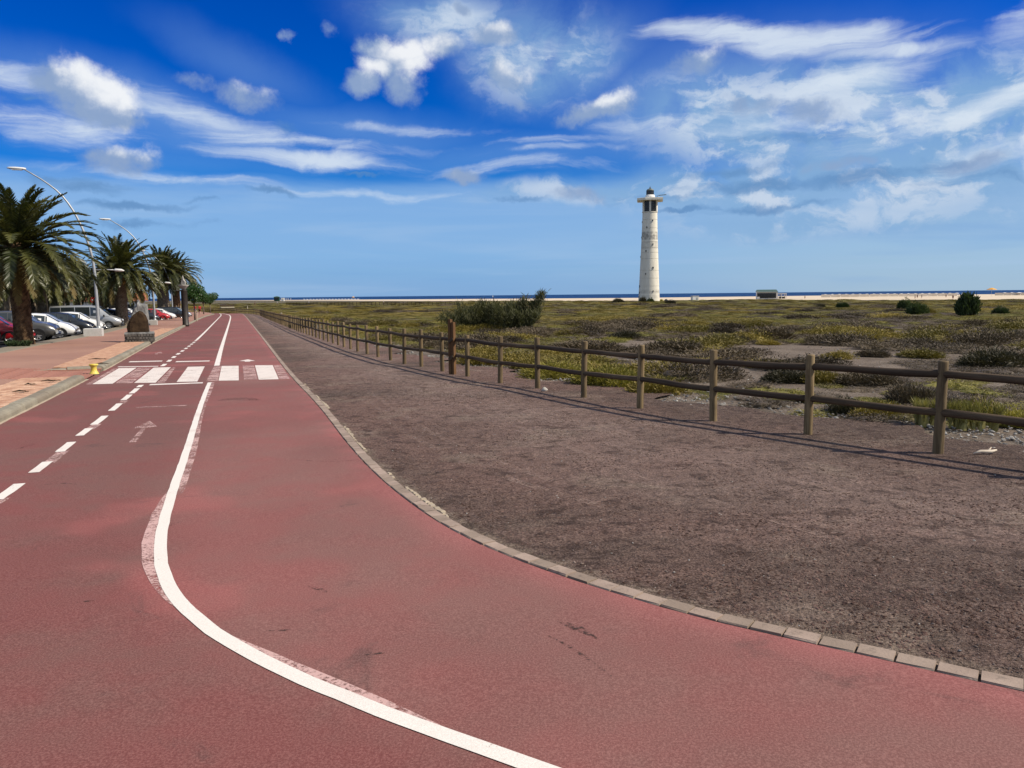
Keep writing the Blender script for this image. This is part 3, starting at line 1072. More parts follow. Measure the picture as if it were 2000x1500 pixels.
def put_kerb(a, b, parent=kerb, dz=0.0, sc_z=1.0):
    """one stone from plan point a to b, promenade on its left"""
    t = b - a
    c = (a + b) / 2
    L = t.length
    z0, z1 = gz(a.y), gz(b.y)
    ang = math.atan2(t.y, t.x)
    return link('kerb_stone', rng.choice(kv), parent, (c.x, c.y, (z0 + z1) / 2 + dz), (0, -math.atan2(z1 - z0, L), ang), (L - 0.022, 1, sc_z))


s = S_GAP0
while s > -0.5:
    put_kerb(KERB.at(s - 0.98), KERB.at(s), dz=rng.uniform(-.006, .006))
    s -= 0.98
s = S_GAP1
n_k = 0
while s < KERB.L - 30 and n_k < 170:
    put_kerb(KERB.at(s), KERB.at(s + 0.98), dz=rng.uniform(-.006, .006))
    s += 0.98
    n_k += 1
# stones that turn in along the far side of the ramp
a = KERB.at(S_GAP1)
nrm = KERB.off(S_GAP1, -1.0) - a
tdir = KERB.dir(S_GAP1)
side = (nrm * 0.92 + tdir * -0.18).normalized()
for k in range(3):
    p0 = a + nrm * 0.05 + side * (0.86 * (k + 1))
    p1 = a + nrm * 0.05 + side * (0.86 * k)
    put_kerb(p0, p1, dz=-0.012 - 0.02 * k, sc_z=1.0 - 0.10 * k)
# mortar bead along the kerb foot
mo = MB()
for (s0, s1) in ((0, S_GAP0 + 0.2), (S_GAP1, 70)):
    s = s0
    while s < s1:
        p = KERB.off(s, 0.018)
        t = KERB.dir(s)
        mo.box((p.x, p.y, gz(p.y) + 0.012), (0.34, 0.035 + rng.uniform(0, .03), 0.012), Matrix.Rotation(math.atan2(t.y, t.x), 3, 'Z'))
        s += 0.32
tag(link('mortar_bead', mo.mesh('mortar_bead', 'mortar'), kerb), kind='stuff')

# orange brick band behind the kerb: courses of single bricks, then the rest joined
bm = []
for v in range(4):
    m = MB()
    m.bbox((0, 0, 0), (0.194, 0.094, 0.04), 0.006)
    m.v = [(x + rng.uniform(-.002, .002), y + rng.uniform(-.002, .002), z) for (x, y, z) in m.v]
    bm.append(m.mesh('brick', 'brick'))
bricks = tag(link('brick_band', None), 'band of orange bricks laid just behind the kerb', 'brick band', kind='structure')
far_b = MB()
nb = 0
course = 0
for s100 in range(0, 6400, 10):
    s = 5.0 + s100 / 100
    p = KERB.at(s)
    if p.y < 9 or S_GAP0 - 0.05 < s < S_GAP1 + 0.15 or p.y > 75:
        continue
    course += 1
    t = KERB.dir(s)
    ang = math.atan2(t.y, t.x)
    W = 1.28
    x = 0.225 - (0.1 if course % 2 else 0.0)
    while x < W:
        a0, a1 = max(x, 0.228), min(x + 0.2, W)
        x += 0.2
        if a1 - a0 < 0.05:
            continue
        c = KERB.off(s, -(a0 + a1) / 2)
        z = gz(c.y) + ramp_h(s, (a0 + a1) / 2) - 0.034 + rng.uniform(-.005, .005)
        rot = (rng.uniform(-.012, .012), rng.uniform(-.01, .01), ang + math.pi / 2 + rng.uniform(-.02, .02))
        if nb < 296 and c.x > -0.69 * c.y - 0.3 and p.y > 11.2:
            link('brick', rng.choice(bm), bricks, (c.x, c.y, z), rot, ((a1 - a0) / 0.2, 1, 1))
            nb += 1
        elif c.x > -0.72 * c.y - 2:
            far_b.bbox((c.x, c.y, z), (0.194 * (a1 - a0) / 0.2, 0.094, 0.04), 0.006, Matrix.Rotation(rot[2], 3, 'Z'))
tag(link('far_bricks', far_b.mesh('far_bricks', 'brick'), bricks), kind='stuff')
# ribbed warning tiles on the ramp
tl = MB()
m = MB()
m.box((0, 0, 0.012), (0.385, 0.385, 0.024))
for k in range(5):
    m.box((0, -0.15 + 0.075 * k, 0.028), (0.36, 0.03, 0.008), None, 0.8)
simple('ramp_tile', (0.36, 0.165, 0.12, 1), (0.30, 0.135, 0.10, 1), 3, 0.9, bmp=0.3)
tile_me = m.mesh('ribbed_tile', 'ramp_tile')
s = S_GAP0 + 0.25
while s < S_GAP1 - 0.1:
    for k in range(6):
        t = 0.25 + 0.4 * k
        c = KERB.off(s + 0.2, -t)
        sl = math.atan2(ramp_h(s + .2, t + .2) - ramp_h(s + .2, t - .2), 0.4)
        td = KERB.dir(s)
        link('ribbed_tile', tile_me, pavement, (c.x, c.y, gz(c.y) + ramp_h(s + 0.2, t) - 0.014), (sl, 0, math.atan2(td.y, td.x)), (1, 1, 1))
    s += 0.4
# narrow concrete strip and asphalt of the car park
mb = MB()
rows = []
for s in [2.0 * k for k in range(120)]:
    p = OUTER.at(s)
    if p.y > 250:
        break
    r = []
    for (o, h) in ((0.05, 0.13), (0.0, 0.15), (-0.9, 0.15), (-1.0, 0.14), (-1.05, -0.02)):
        q = OUTER.off(s, o)
        r.append((q.x, q.y, gz(q.y) + h))
    rows.append(r)
mb.grid(rows)
tag(link('planting_strip', mb.mesh('planting_strip', 'kerb_stone')), 'grey concrete strip at the back edge of the promenade', 'kerb strip', kind='structure')
mb = MB()
rows = []
for y in [5, 12, 20, 28, 36, 45, 55, 65, 80, 95, 110, 130, 150, 180, 210, 240]:
    xo = x_on(OUTER, y) - 0.9
    rows.append([(xo - 110 * k / 8, y, gz(y) - 0.012) for k in range(9)][::-1])
mb.grid(rows)
tag(link('car_park', mb.mesh('car_park', 'asphalt')), 'dark asphalt of the car park under the palms', 'car park', kind='structure')

# ------------------------------------------------------------------ painted markings, parts of the path
LIFT = 0.014


def ribbon_part(name, pts, width, mat, dz=LIFT, lab=None, ends=None):
    """painted band along a plan line"""
    ln = Line(pts)
    rowsr = []
    n = max(2, int(ln.L / 0.12))
    for k in range(n + 1):
        s = ln.L * k / n
        w = width(k / n) if callable(width) else (width, width)
        if not isinstance(w, tuple):
            w = (w, w)
        jw = 1 + .05 * math.sin(s * 9.1 + 1.3 * math.sin(s * 5.3)) + rng.uniform(-.02, .02)
        a, b = ln.off(s, -w[0] / 2 * jw), ln.off(s, w[1] / 2 * (2 - jw))
        rowsr.append([(a.x, a.y, gz(a.y) + dz), (b.x, b.y, gz(b.y) + dz)])
    m = MB()
    m.grid(rowsr)
    o = link(name, m.mesh(name, mat), cycle_path)
    if lab:
        o['label'] = lab
    return o


def poly_part(name, px, mat, dz=LIFT, lab=None):
    m = MB()
    pts = []
    for p in px:
        q = at(*p)
        pts.append((q.x, q.y, gz(q.y) + dz))
    m.face(pts[::-1] if ((pts[1][0] - pts[0][0]) * (pts[2][1] - pts[1][1]) - (pts[1][1] - pts[0][1]) * (pts[2][0] - pts[1][0])) < 0 else pts)
    o = link(name, m.mesh(name, mat), cycle_path)
    if lab:
        o['label'] = lab
    return o


W1 = [(1150, 1540), (1032, 1500), (950, 1472), (875, 1446), (695, 1381), (560, 1322), (479, 1283), (416, 1246), (371, 1210), (335, 1172), (315, 1138), (306, 1105), (308, 1066),
      (318, 1021), (335, 968), (346, 935), (360, 900), (378, 837), (396, 781), (409.5, 748)]
W2 = [(423.5, 715), (432, 681), (442.5, 648), (448, 630), (450.6, 620), (449.5, 616.4), (445.6, 614.4), (436, 612.6), (424, 611.4), (412, 610.4)]
L1 = resample(smooth_line([Vector(G2(*p)) for p in W1], 2), 0.08)
for _ in range(200):
    L1 = [L1[0]] + [L1[k] * .5 + (L1[k - 1] + L1[k + 1]) * .25 for k in range(1, len(L1) - 1)] + [L1[-1]]
L2 = smooth_line([G2(*p) for p in W2], 2)
ribbon_part('solid_line', L1, 0.084, 'paint_white', lab='thick white line that bends across the foreground')
ribbon_part('solid_line', L2, 0.15, 'paint_white', lab='white line running on beyond the crossing')
# older paint showing beside the line
l1 = Line(L1)
sA = l1.nearest(Vector(G2(335, 968)))[1]
ghost = [l1.off(sA + (l1.L - sA) * k / 30, 0.068) for k in range(31)]
ribbon_part('old_line', ghost, lambda u: 0.06 + 0.03 * math.sin(u * 9), 'paint_ghost', 0.0125)
sB, sC = l1.nearest(Vector(G2(350, 1190)))[1], l1.nearest(Vector(G2(338, 960)))[1]
ribbon_part('old_line', [l1.off(sB + (sC - sB) * k / 24, -0.037) for k in range(25)], lambda u: (0.17 * math.sin(math.pi * min(1, u * 1.02)) ** .7 + .005, 0.02), 'paint_bare', 0.0125)
sD, sE = l1.nearest(Vector(G2(880, 1430)))[1], l1.nearest(Vector(G2(430, 1250)))[1]
ribbon_part('old_line', [l1.off(sD + (sE - sD) * k / 24, 0.037) for k in range(25)], lambda u: (0.02, 0.105 * math.sin(math.pi * u) ** .8 + .005), 'paint_bare', 0.0125)

DPX = [(-60, 1010), (5, 973), (80, 914.5), (130, 873.5), (164, 845.5), (198, 820), (226, 796.5), (247, 777.5), (263, 764.5), (276, 753)]
D1 = Line(resample(smooth_line([Vector(G2(*p)) for p in DPX], 2), 0.04))
dashes = [((-5, 978), (43, 946)), ((58, 926), (104, 903)), ((112, 885), (148, 865)), ((151, 853), (180, 838)), ((184, 831), (211, 813)), ((213, 804), (239, 789)),
          ((236, 783), (256, 772)), ((254, 769.5), (270, 759.5)), ((267.5, 757.5), (283, 750))]
for k, (a, b) in enumerate(dashes):
    s0, s1 = D1.nearest(Vector(G2(*a)))[1], D1.nearest(Vector(G2(*b)))[1]
    mid_a, mid_b = Vector(G2(*a)), Vector(G2(*b))
    ribbon_part('dash', [D1.at(s0), D1.at((s0 + s1) / 2), D1.at(s1)], 0.105, 'paint_white')
    if k in (0, 1, 2, 4, 5):
        g0, g1 = (s1 - .1, s1 + 0.45) if k % 2 else (s0 - 0.5, s0 + .05)
        ribbon_part('old_dash', [D1.off(g0, 0.03), D1.off((g0 + g1) / 2, 0.03), D1.off(g1, 0.03)], 0.12, 'paint_ghost', 0.0125)
D2PX = [(312, 719), (320, 714), (339, 698.5), (349, 691), (360, 683.5), (369, 677), (379, 669), (391, 658), (405, 644), (419, 629.5), (428, 620.5), (432.2, 616), (431.5, 613.6), (428, 612.4)]
D2 = Line(smooth_line([G2(*p) for p in D2PX], 2))
s = 0.6
s_solid = D2.nearest(Vector(G2(385, 663.5)))[1]
while s < s_solid - 1.0:
    ribbon_part('dash', [D2.at(s), D2.at(s + 0.5), D2.at(s + 1.0)], 0.12, 'paint_white')
    s += 2.0
n = 40
ribbon_part('lane_line', [D2.at(s_solid + (D2.L - s_solid) * k / n) for k in range(n + 1)], 0.125, 'paint_white')

for st in ([(180, 751.5), (220, 750.5), (267, 719), (232, 720)], [(262, 749), (304, 748.5), (334, 718), (300, 719)], [(345, 747), (385.5, 746.3), (400, 716.5), (367, 717.3)],
           [(427, 744.6), (466.5, 744), (466, 715.2), (433, 715.7)], [(505.5, 742.7), (544.5, 741.7), (532.5, 714), (498, 714.4)]):
    poly_part('crossing_stripe', st, 'paint_worn')
for st in ([(224, 750), (258, 749), (296, 719), (270, 719)], [(307, 748.3), (322, 748), (343, 718), (337, 718)], [(403, 745.6), (425, 744.8), (432, 716), (418, 716)],
           [(477, 743.3), (503, 742.7), (496, 714.6), (474, 715)], [(546.5, 741.6), (566, 740.6), (549, 713.8), (534.5, 714)], [(168, 751.6), (178, 751.5), (230, 720), (222, 720.4)]):
    poly_part('worn_stripe', st, 'paint_ghost', 0.0125)
poly_part('stop_line', [(291, 753.6), (396, 749.8), (396.5, 747.6), (294, 751.2)], 'paint_worn')
poly_part('stop_line', [(229, 718), (308.5, 716.8), (310, 715.6), (232, 716.6)], 'paint_worn')
poly_part('stop_line', [(251, 708.4), (316, 706.8), (318, 705), (254, 706.4)], 'paint_worn')
poly_part('stop_line', [(342, 708.2), (409, 706.6), (410, 704.8), (345, 706.2)], 'paint_worn')
poly_part('stop_line', [(265, 798.2), (364, 794.2), (365, 792.6), (267, 796.2)], 'paint_ghost')
poly_part('arrow', [(252, 866), (265.5, 866), (285, 838), (306.5, 834.5), (292.5, 823.5), (259, 838.5), (277.5, 837.5)], 'paint_ghost', lab='faded arrow painted before the crossing')
poly_part('arrow', [(478, 707.2), (488, 707), (489.5, 706), (498.5, 705.6), (484, 702.6), (467.5, 705.8), (478.5, 706.2)], 'paint_worn', lab='small white arrow beyond the crossing')
poly_part('arrow', [(302, 692.6), (308, 692.6), (309, 690.6), (318, 691), (314, 687.6), (302, 690.4), (304, 690.8)], 'paint_ghost', lab='faded arrow in the left lane beyond the crossing')
# skid marks and scuffs on the surfacing
def m_scuff(N):
    p = position(N)
    keep = N.ramp(N.noise(p, 26.0, 6.0, 0.75), 0.46, 0.64, 0.0, 0.75)
    sh = principled(N, (0.05, 0.038, 0.034, 1), 0.9, 0.1)
    return N.new('ShaderNodeMixShader', {0: keep, 1: N.new('ShaderNodeBsdfTransparent').outputs[0], 2: sh}).outputs[0]


material('scuff', m_scuff)
for sk, wd in (([(1083, 1214), (1120, 1226), (1168, 1252)], .05), ([(1070, 1245), (1120, 1270), (1195, 1325)], .02), ([(425, 784), (465, 779), (505, 783)], .34), ([(600, 1148), (650, 1162)], .03), ([(520, 1236), (575, 1234), (610, 1238)], .02),
               ([(700, 1284), (760, 1278)], .025), ([(330, 1030), (352, 1022)], .04), ([(80, 950), (120, 945), (150, 948)], .03), ([(30, 880), (70, 868)], .05), ([(580, 900), (640, 905), (700, 900)], .03), ([(150, 1180), (210, 1174)], .03)):
    ribbon_part('scuff_mark', smooth_line([G2(*q) for q in sk], 2), lambda u, wd=wd: wd * (.25 + math.sin(math.pi * u)), 'scuff', 0.0125)
# darker rubber patch material
simple('patch_dark', (0.12, 0.055, 0.052, 1), (0.085, 0.05, 0.047, 1), 4, 0.9, bmp=0.4, bscale=90, world_space=True)

# ------------------------------------------------------------------ fence
fence = thing('wooden_fence', 'long two rail fence of round wooden posts between the dirt walkway and the scrub', 'fence', (FENCE.p[1].x, FENCE.p[1].y, gz(FENCE.p[1].y)))
F0 = Vector(fence.location)
post_me = []
for v in range(4):
    m = MB()
    rr = 0.056
    n = 12
    prof = [(rr * 1.02, -0.25), (rr, 0.0), (rr * 0.99, 0.5), (rr * 0.97, 0.985), (rr * 0.90, 1.0), (rr * 0.4, 1.003)]
    m.lathe(prof, n)
    m.v = [(x * (1 + rng.uniform(-.04, .04)), y * (1 + rng.uniform(-.04, .04)), z) for (x, y, z) in m.v]
    m.attr['along'] = [0.0] * len(m.v)
    post_me.append(m.mesh('post', 'wood_post', True))
rail_me = []
for v in range(5):
    m = MB()
    b1, b2 = rng.uniform(-.010, .010), rng.uniform(-.007, .007)
    pts = [(u - 0.5, b1 * math.sin(math.pi * u), b2 * math.sin(2 * math.pi * u) - 0.006 * math.sin(math.pi * u)) for u in [k / 8 for k in range(9)]]
    m.tube(pts, [0.046 * (1 + rng.uniform(-.07, .07)) for _ in pts], 10)
    m.attr['along'] = [1.0] * len(m.v)
    rail_me.append(m.mesh('rail', 'wood_rail', True))
known = [Vector(G2(*p)) for p in fence_px[:11]]
posts = [Vector((FENCE.p[0].x + 0.55, FENCE.p[0].y - 0.75)), Vector(FENCE.p[0].lerp(FENCE.p[1], 0.28))] + known
posts[1] = known[0] + (known[0] - known[1]).normalized() * 1.7
posts[0] = posts[1] + (known[0] - known[1]).normalized() * 1.7
s = FENCE.nearest(known[-1])[1] + 1.75
while s < FENCE.L - 0.5:
    posts.append(FENCE.at(s))
    s += 1.8
prev = None
for i, p in enumerate(posts):
    h = 1.03 + rng.uniform(-.03, .03)
    lean = (rng.uniform(-.018, .018), rng.uniform(-.018, .018), rng.uniform(0, 6))
    link('post', rng.choice(post_me), fence, (p.x - F0.x, p.y - F0.y, gz(p.y) - F0.z), lean, (1, 1, h))
    up = gz(p.y) + 0.875 + rng.uniform(-.025, .025)
    lo = gz(p.y) + 0.475 + rng.uniform(-.03, .03)
    if prev is not None:
        q, qu, ql = prev
        for (za, zb) in ((qu, up), (ql, lo)):
            a, b = Vector((q.x, q.y, za)), Vector((p.x, p.y, zb))
            dv = b - a
            rot = dv.to_track_quat('X', 'Z').to_euler()
            link('rail', rng.choice(rail_me), fence, (a + b) / 2 - F0, rot, (dv.length, 1, 1))
    prev = (p, up, lo)

# taller brown double plank post in the fence line
p = at(884, 731)
t = thing('marker_post', 'tall orange brown post of two planks standing in the fence line', 'post', p, R(-35))
for sx in (-0.05, 0.045):
    m = MB()
    m.box((sx, 0, 0.6), (0.075, 0.09, 1.56 if sx < 0 else 1.42))
    m.attr['along'] = [0.0] * len(m.v)
    link('plank', m.mesh('plank', 'wood_brown'), t)
for zz in (0.42, 0.86):
    m = MB()
    m.box((0, -0.056, zz), (0.16, 0.018, 0.075), Matrix.Rotation(R(-38), 3, 'Y'))
    m.attr['along'] = [1.0] * len(m.v)
    link('brace', m.mesh('brace', 'wood_rail'), t)
for (px, py, hp, lab) in ((550, 630, 19, 'pale thin stake standing just behind the far fence'), (483.5, 604, 6.5, 'pale short stake out in the scrub near the bend')):
    p = at(px, py)
    d = p.y
    t = thing('stake', lab, 'stake', p)
    m = MB()
    m.lathe([(0.11, -0.2), (0.11, hp * d / 1500 * .97), (0.07, hp * d / 1500)], 8)
    m.attr['along'] = [0.0] * len(m.v)
    link('shaft', m.mesh('shaft', 'wood_pale'), t)
    m = MB()
    m.lathe([(0.13, hp * d / 1500 * .9), (0.13, hp * d / 1500 * .93)], 8)
    link('band', m.mesh('band', 'dark_metal'), t)


# ------------------------------------------------------------------ scattered ground cover (stuff)
def clump_mesh(name, mat, seed, n, blade, width, flat=0.55, core=True, spread=1.0, lobes=5, cf=0.58):
    """unit-wide mound of small leaf blades over a lumpy core"""
    r = random.Random(seed)
    V, Fc = [], []
    cents = [(0, 0, 0.0, 0.36)] + [(r.uniform(-.24, .24) * spread, r.uniform(-.24, .24) * spread, 0.0, r.uniform(.16, .28)) for _ in range(lobes)]
    for k in range(n):
        cx, cy, cz, cr = r.choice(cents)
        th = r.uniform(0, 2 * math.pi)
        ph = math.asin(r.uniform(0.0, 1.0))
        rad = cr * (0.62 + 0.42 * r.random())
        dx, dy, dz = math.cos(th) * math.cos(ph), math.sin(th) * math.cos(ph), math.sin(ph)
        base = Vector((cx + dx * rad, cy + dy * rad, max(0.0, dz * rad * flat * 2)))
        d = Vector((dx + r.uniform(-.8, .8), dy + r.uniform(-.8, .8), dz + r.uniform(-.1, 1.1))).normalized()
        sd = d.cross(Vector((r.uniform(-1, 1), r.uniform(-1, 1), r.uniform(-1, 1)))).normalized()
        L = blade * r.uniform(.5, 1.3)
        w = width * r.uniform(.6, 1.3)
        i = len(V)
        V += [tuple(base - sd * w * .5), tuple(base + sd * w * .5), tuple(base + d * L * .6 + sd * w * .6), tuple(base + d * L), tuple(base + d * L * .6 - sd * w * .6)]
        Fc.append((i, i + 1, i + 2, i + 3, i + 4))
    if core:
        for (cx, cy, cz, cr) in cents:
            i = len(V)
            nn = 8
            for (e, zr) in ((1.0, 0.0), (.85, .5), (.5, .86)):
                for j in range(nn):
                    an = 2 * math.pi * j / nn
                    q = cr * cf * e * r.uniform(.85, 1.1)
                    V.append((cx + q * math.cos(an), cy + q * math.sin(an), cr * cf * zr * flat * 2))
            V.append((cx, cy, cr * cf * flat * 2))
            for k2 in range(2):
                for j in range(nn):
                    j2 = (j + 1) % nn
                    Fc.append((i + k2 * nn + j, i + k2 * nn + j2, i + (k2 + 1) * nn + j2, i + (k2 + 1) * nn + j))
            for j in range(nn):
                Fc.append((i + 2 * nn + j, i + 2 * nn + (j + 1) % nn, i + 3 * nn))
    me = bpy.data.meshes.new(name)
    me.from_pydata(V, [], Fc)
    me.materials.append(MATS[mat])
    me.update()
    return me


def scatter(name, label, cat, pts, meshes, parent=None):
    """one 'stuff' object that carries instances of a few small meshes on its own points"""
    src = bpy.data.collections.new(name + '_pieces')
    for k, me in enumerate(meshes):
        o = bpy.data.objects.new('%s_piece_%02d' % (name, k), me)
        src.objects.link(o)
    me = bpy.data.meshes.new(name)
    n = len(pts)
    me.from_pydata([p[0] for p in pts], [], [])
    a = me.attributes.new('turn', 'FLOAT_VECTOR', 'POINT')
    a.data.foreach_set('vector', [c for p in pts for c in p[1]])
    a = me.attributes.new('size', 'FLOAT_VECTOR', 'POINT')
    a.data.foreach_set('vector', [c for p in pts for c in p[2]])
    a = me.attributes.new('pick', 'INT', 'POINT')
    a.data.foreach_set('value', [p[3] for p in pts])
    o = link(name, me, parent)
    tag(o, label if parent is None else None, cat if parent is None else None, kind='stuff')
    ng = bpy.data.node_groups.new(name, 'GeometryNodeTree')
    ng.interface.new_socket('Geometry', in_out='INPUT', socket_type='NodeSocketGeometry')
    ng.interface.new_socket('Geometry', in_out='OUTPUT', socket_type='NodeSocketGeometry')
    N = NT(ng)
    gi = N.new('NodeGroupInput')
    go = N.new('NodeGroupOutput')
    ci = N.new('GeometryNodeCollectionInfo', {'Collection': src, 'Separate Children': True, 'Reset Children': True})
    att = lambda nm, ty: N.new('GeometryNodeInputNamedAttribute', {'Name': nm}, data_type=ty).outputs[0]
    rot = N.new('FunctionNodeEulerToRotation', {0: att('turn', 'FLOAT_VECTOR')}).outputs[0]
    iop = N.new('GeometryNodeInstanceOnPoints', {'Points': gi.outputs[0], 'Instance': ci.outputs[0], 'Pick Instance': True,
                                                'Instance Index': att('pick', 'INT'), 'Rotation': rot, 'Scale': att('size', 'FLOAT_VECTOR')})
    N.l.new(iop.outputs[0], go.inputs[0])
    md = o.modifiers.new('pieces', 'NODES')
    md.node_group = ng
    return o


def vnoise(x, y, s=0):
    """cheap smooth value noise"""
    def h(i, j):
        n = (i * 374761393 + j * 668265263 + s * 982451653) & 0xffffffff
        n = ((n ^ (n >> 13)) * 1274126177) & 0xffffffff
        return ((n ^ (n >> 16)) & 0xffff) / 65535.0
    i, j = math.floor(x), math.floor(y)
    u, v = x - i, y - j
    u, v = u * u * (3 - 2 * u), v * v * (3 - 2 * v)
    return (h(i, j) * (1 - u) + h(i + 1, j) * u) * (1 - v) + (h(i, j + 1) * (1 - u) + h(i + 1, j + 1) * u) * v


scrub_meshes = [clump_mesh('scrub_tuft', 'scrub_leaf', 11 + k, 1500, 0.050, 0.012, 0.5) for k in range(5)]
scrub_meshes += [clump_mesh('scrub_tuft', 'leaf_brown', 31 + k, 1500, 0.055, 0.008, 0.55) for k in range(3)]
scrub_meshes += [clump_mesh('scrub_tuft', 'leaf_olive', 41 + k, 1500, 0.050, 0.011, 0.5) for k in range(2)]
rg = random.Random(5)


def in_scrub(xx, yy):
    return not (yy > depth_along(VEG, xx / yy) - 1.5 or xx < x_fence(yy) + (2.3 if yy < 60 else 2.0))


def bareness(xx, yy):
    """1 on the open gravelly ground behind the nearest fence spans, 0 in thick scrub"""
    if yy > 40:
        return 0.0
    side = max(0.0, min(1.0, (xx + 1.5 - 0.12 * yy) / 3.5))
    return side * max(0.0, min(1.0, (40 - yy) / 12))


pts = []
y = 11.0
while y < 520:                                   # low carpet
    step = 0.60 + y * 0.0105
    x = max(x_fence(y) + 2.2, -0.62 * y - 40 if y > 150 else -1e9)
    x1 = 0.74 * y + 6
    while x < x1:
        xx, yy = x + rg.uniform(-.5, .5) * step, y + rg.uniform(-.5, .5) * step
        x += step
        if not in_scrub(xx, yy):
            continue
        dens = 0.6 * vnoise(xx / 9, yy / 14, 1) + 0.4 * vnoise(xx / 3, yy / 4, 2)
        if dens < 0.25 + 0.22 * bareness(xx, yy):
            continue
        sz = step * rg.uniform(1.2, 2.1)
        hz = min(1.3, sz) * rg.uniform(.16, .42) * (0.8 if yy < 26 else 1.0)
        zone = vnoise(xx / 16 + 7, yy / 22, 3) + rg.uniform(-.25, .25) + (0.14 if yy < 55 else 0.0) - (0.16 if yy > 75 else 0)
        pk = 5 + rg.randrange(3) if zone > 0.66 else (8 + rg.randrange(2) if zone < 0.30 else rg.randrange(5))
        pts.append(((xx, yy, gz(yy) - 0.06), (rg.uniform(-.1, .1), rg.uniform(-.1, .1), rg.uniform(0, 6.28)), (sz, sz * rg.uniform(.8, 1.2), hz), pk))
    y += step
mound_meshes = [clump_mesh('mound', m0, 400 + k, 3600, 0.048, w0, f0, lobes=9, cf=.5) for k, (m0, w0, f0) in enumerate((('leaf_brown', .0075, .55), ('leaf_brown', .0075, .5), ('leaf_umber', .0085, .55),
                                                                                                             ('leaf_olive', .009, .5), ('leaf_olive', .009, .5), ('leaf_yellow', .009, .5)))]
y = 13.0
while y < 330:                                   # rounded mounds standing out of it
    step = 1.9 + y * 0.026
    x = max(x_fence(y) + 3.0, -0.62 * y - 40 if y > 150 else -1e9)
    while x < 0.74 * y + 6:
        xx, yy = x + rg.uniform(-.55, .55) * step, y + rg.uniform(-.55, .55) * step
        x += step
        if not in_scrub(xx - .6, yy):
            continue
        cl0 = 0.55 * vnoise(xx / 11 + 3, yy / 13, 21) + 0.45 * vnoise(xx / 4, yy / 5, 22)
        band = max(0.0, 1 - abs(yy - 44) / 24)        # thickest belt of mounds
        if cl0 < 0.58 - 0.26 * band + 0.02 * bareness(xx, yy) + (0.05 if yy > 90 else 0):
            continue
        sz = step * rg.uniform(.65, 1.25)
        hz = min(2.6, sz) * rg.uniform(.42, .72) * (1.0 if yy > 30 else .8)
        u = rg.random() + (0.18 if yy > 75 else 0)
        pk = 10 + (rg.randrange(3) if u < .55 else (3 + rg.randrange(2) if u < .98 else 5))
        pts.append(((xx, yy, gz(yy) - 0.06), (rg.uniform(-.08, .08), rg.uniform(-.08, .08), rg.uniform(0, 6.28)), (sz * rg.uniform(1, 1.5), sz, hz), pk))
    y += step
print('scrub', len(pts))
scatter('scrub', 'low olive and brown saltbush scrub covering the flat behind the fence', 'scrub', pts, scrub_meshes + mound_meshes)


def rock_mesh(name, mat, seed, n=7):
    r = random.Random(seed)
    m = MB()
    prof = [(0.02, -.32), (.34, -.25), (.5, 0.0), (.36, .26), (.03, .34)]
    m.lathe(prof, n, cap=False)
    m.v = [(x * r.uniform(.75, 1.15), y * r.uniform(.65, 1.1), z * r.uniform(.7, 1.2)) for (x, y, z) in m.v]
    return m.mesh(name, mat)


# pebbles in the strip where the dirt ends behind the fence
peb = [rock_mesh('pebble', 'pebble', 60 + k) for k in range(5)]
grit = [rock_mesh('grit', 'grit_stone', 80 + k) for k in range(4)]
pts = []
for k in range(5200):
    yy = 7.0 + 38 * rg.random() ** 1.5
    xx = x_fence(yy) + (1.0 + abs(rg.gauss(0.35, 0.55)) + 0.3 * math.sin(yy * 1.3)) * 1.4
    sz = 0.012 + 0.05 * rg.random() ** 3.0 + (0.06 if rg.random() < 0.02 else 0)
    pts.append(((xx, yy, gz(yy) - 0.03 + sz * .3), (rg.uniform(-.5, .5), rg.uniform(-.5, .5), rg.uniform(0, 6)), (sz * rg.uniform(.8, 1.5), sz, sz * .7), rg.randrange(5)))
for k in range(2500):
    yy = 8 + 26 * rg.random()
    xx = x_fence(yy) + 2 + rg.random() * (0.74 * yy - x_fence(yy) - 2)
    sz = 0.01 + 0.06 * rg.random() ** 3
    pts.append(((xx, yy, gz(yy) - 0.045 + sz * .3), (rg.uniform(-.5, .5), rg.uniform(-.5, .5), rg.uniform(0, 6)), (sz * rg.uniform(.8, 1.5), sz, sz * .7), rg.randrange(5)))
scatter('pebbles', 'pale pebbles strewn where the dirt meets the scrub behind the fence', 'pebbles', pts, peb)
pts = []
for k in range(15000):
    yy = 1.2 + 15 * rg.random() ** 1.8
    xl, xr = x_on(RIGHT, yy) + 0.25, min(x_fence(yy) + 0.5, 0.70 * yy + 0.6)
    if xr <= xl:
        continue
    xx = xl + (xr - xl) * rg.random()
    if RIGHT.nearest(Vector((xx, yy)))[0] < 0.2:
        continue
    sz = 0.004 + 0.014 * rg.random() ** 4
    pts.append(((xx, yy, gz(yy) + sz * .2), (rg.uniform(-.5, .5), rg.uniform(-.5, .5), rg.uniform(0, 6)), (sz * rg.uniform(.8, 1.5), sz, sz * .7), rg.randrange(4) if rg.random() < .93 else 4))
cl = [rock_mesh('clod', 'dirt_clod', 120 + k, 6) for k in range(4)]
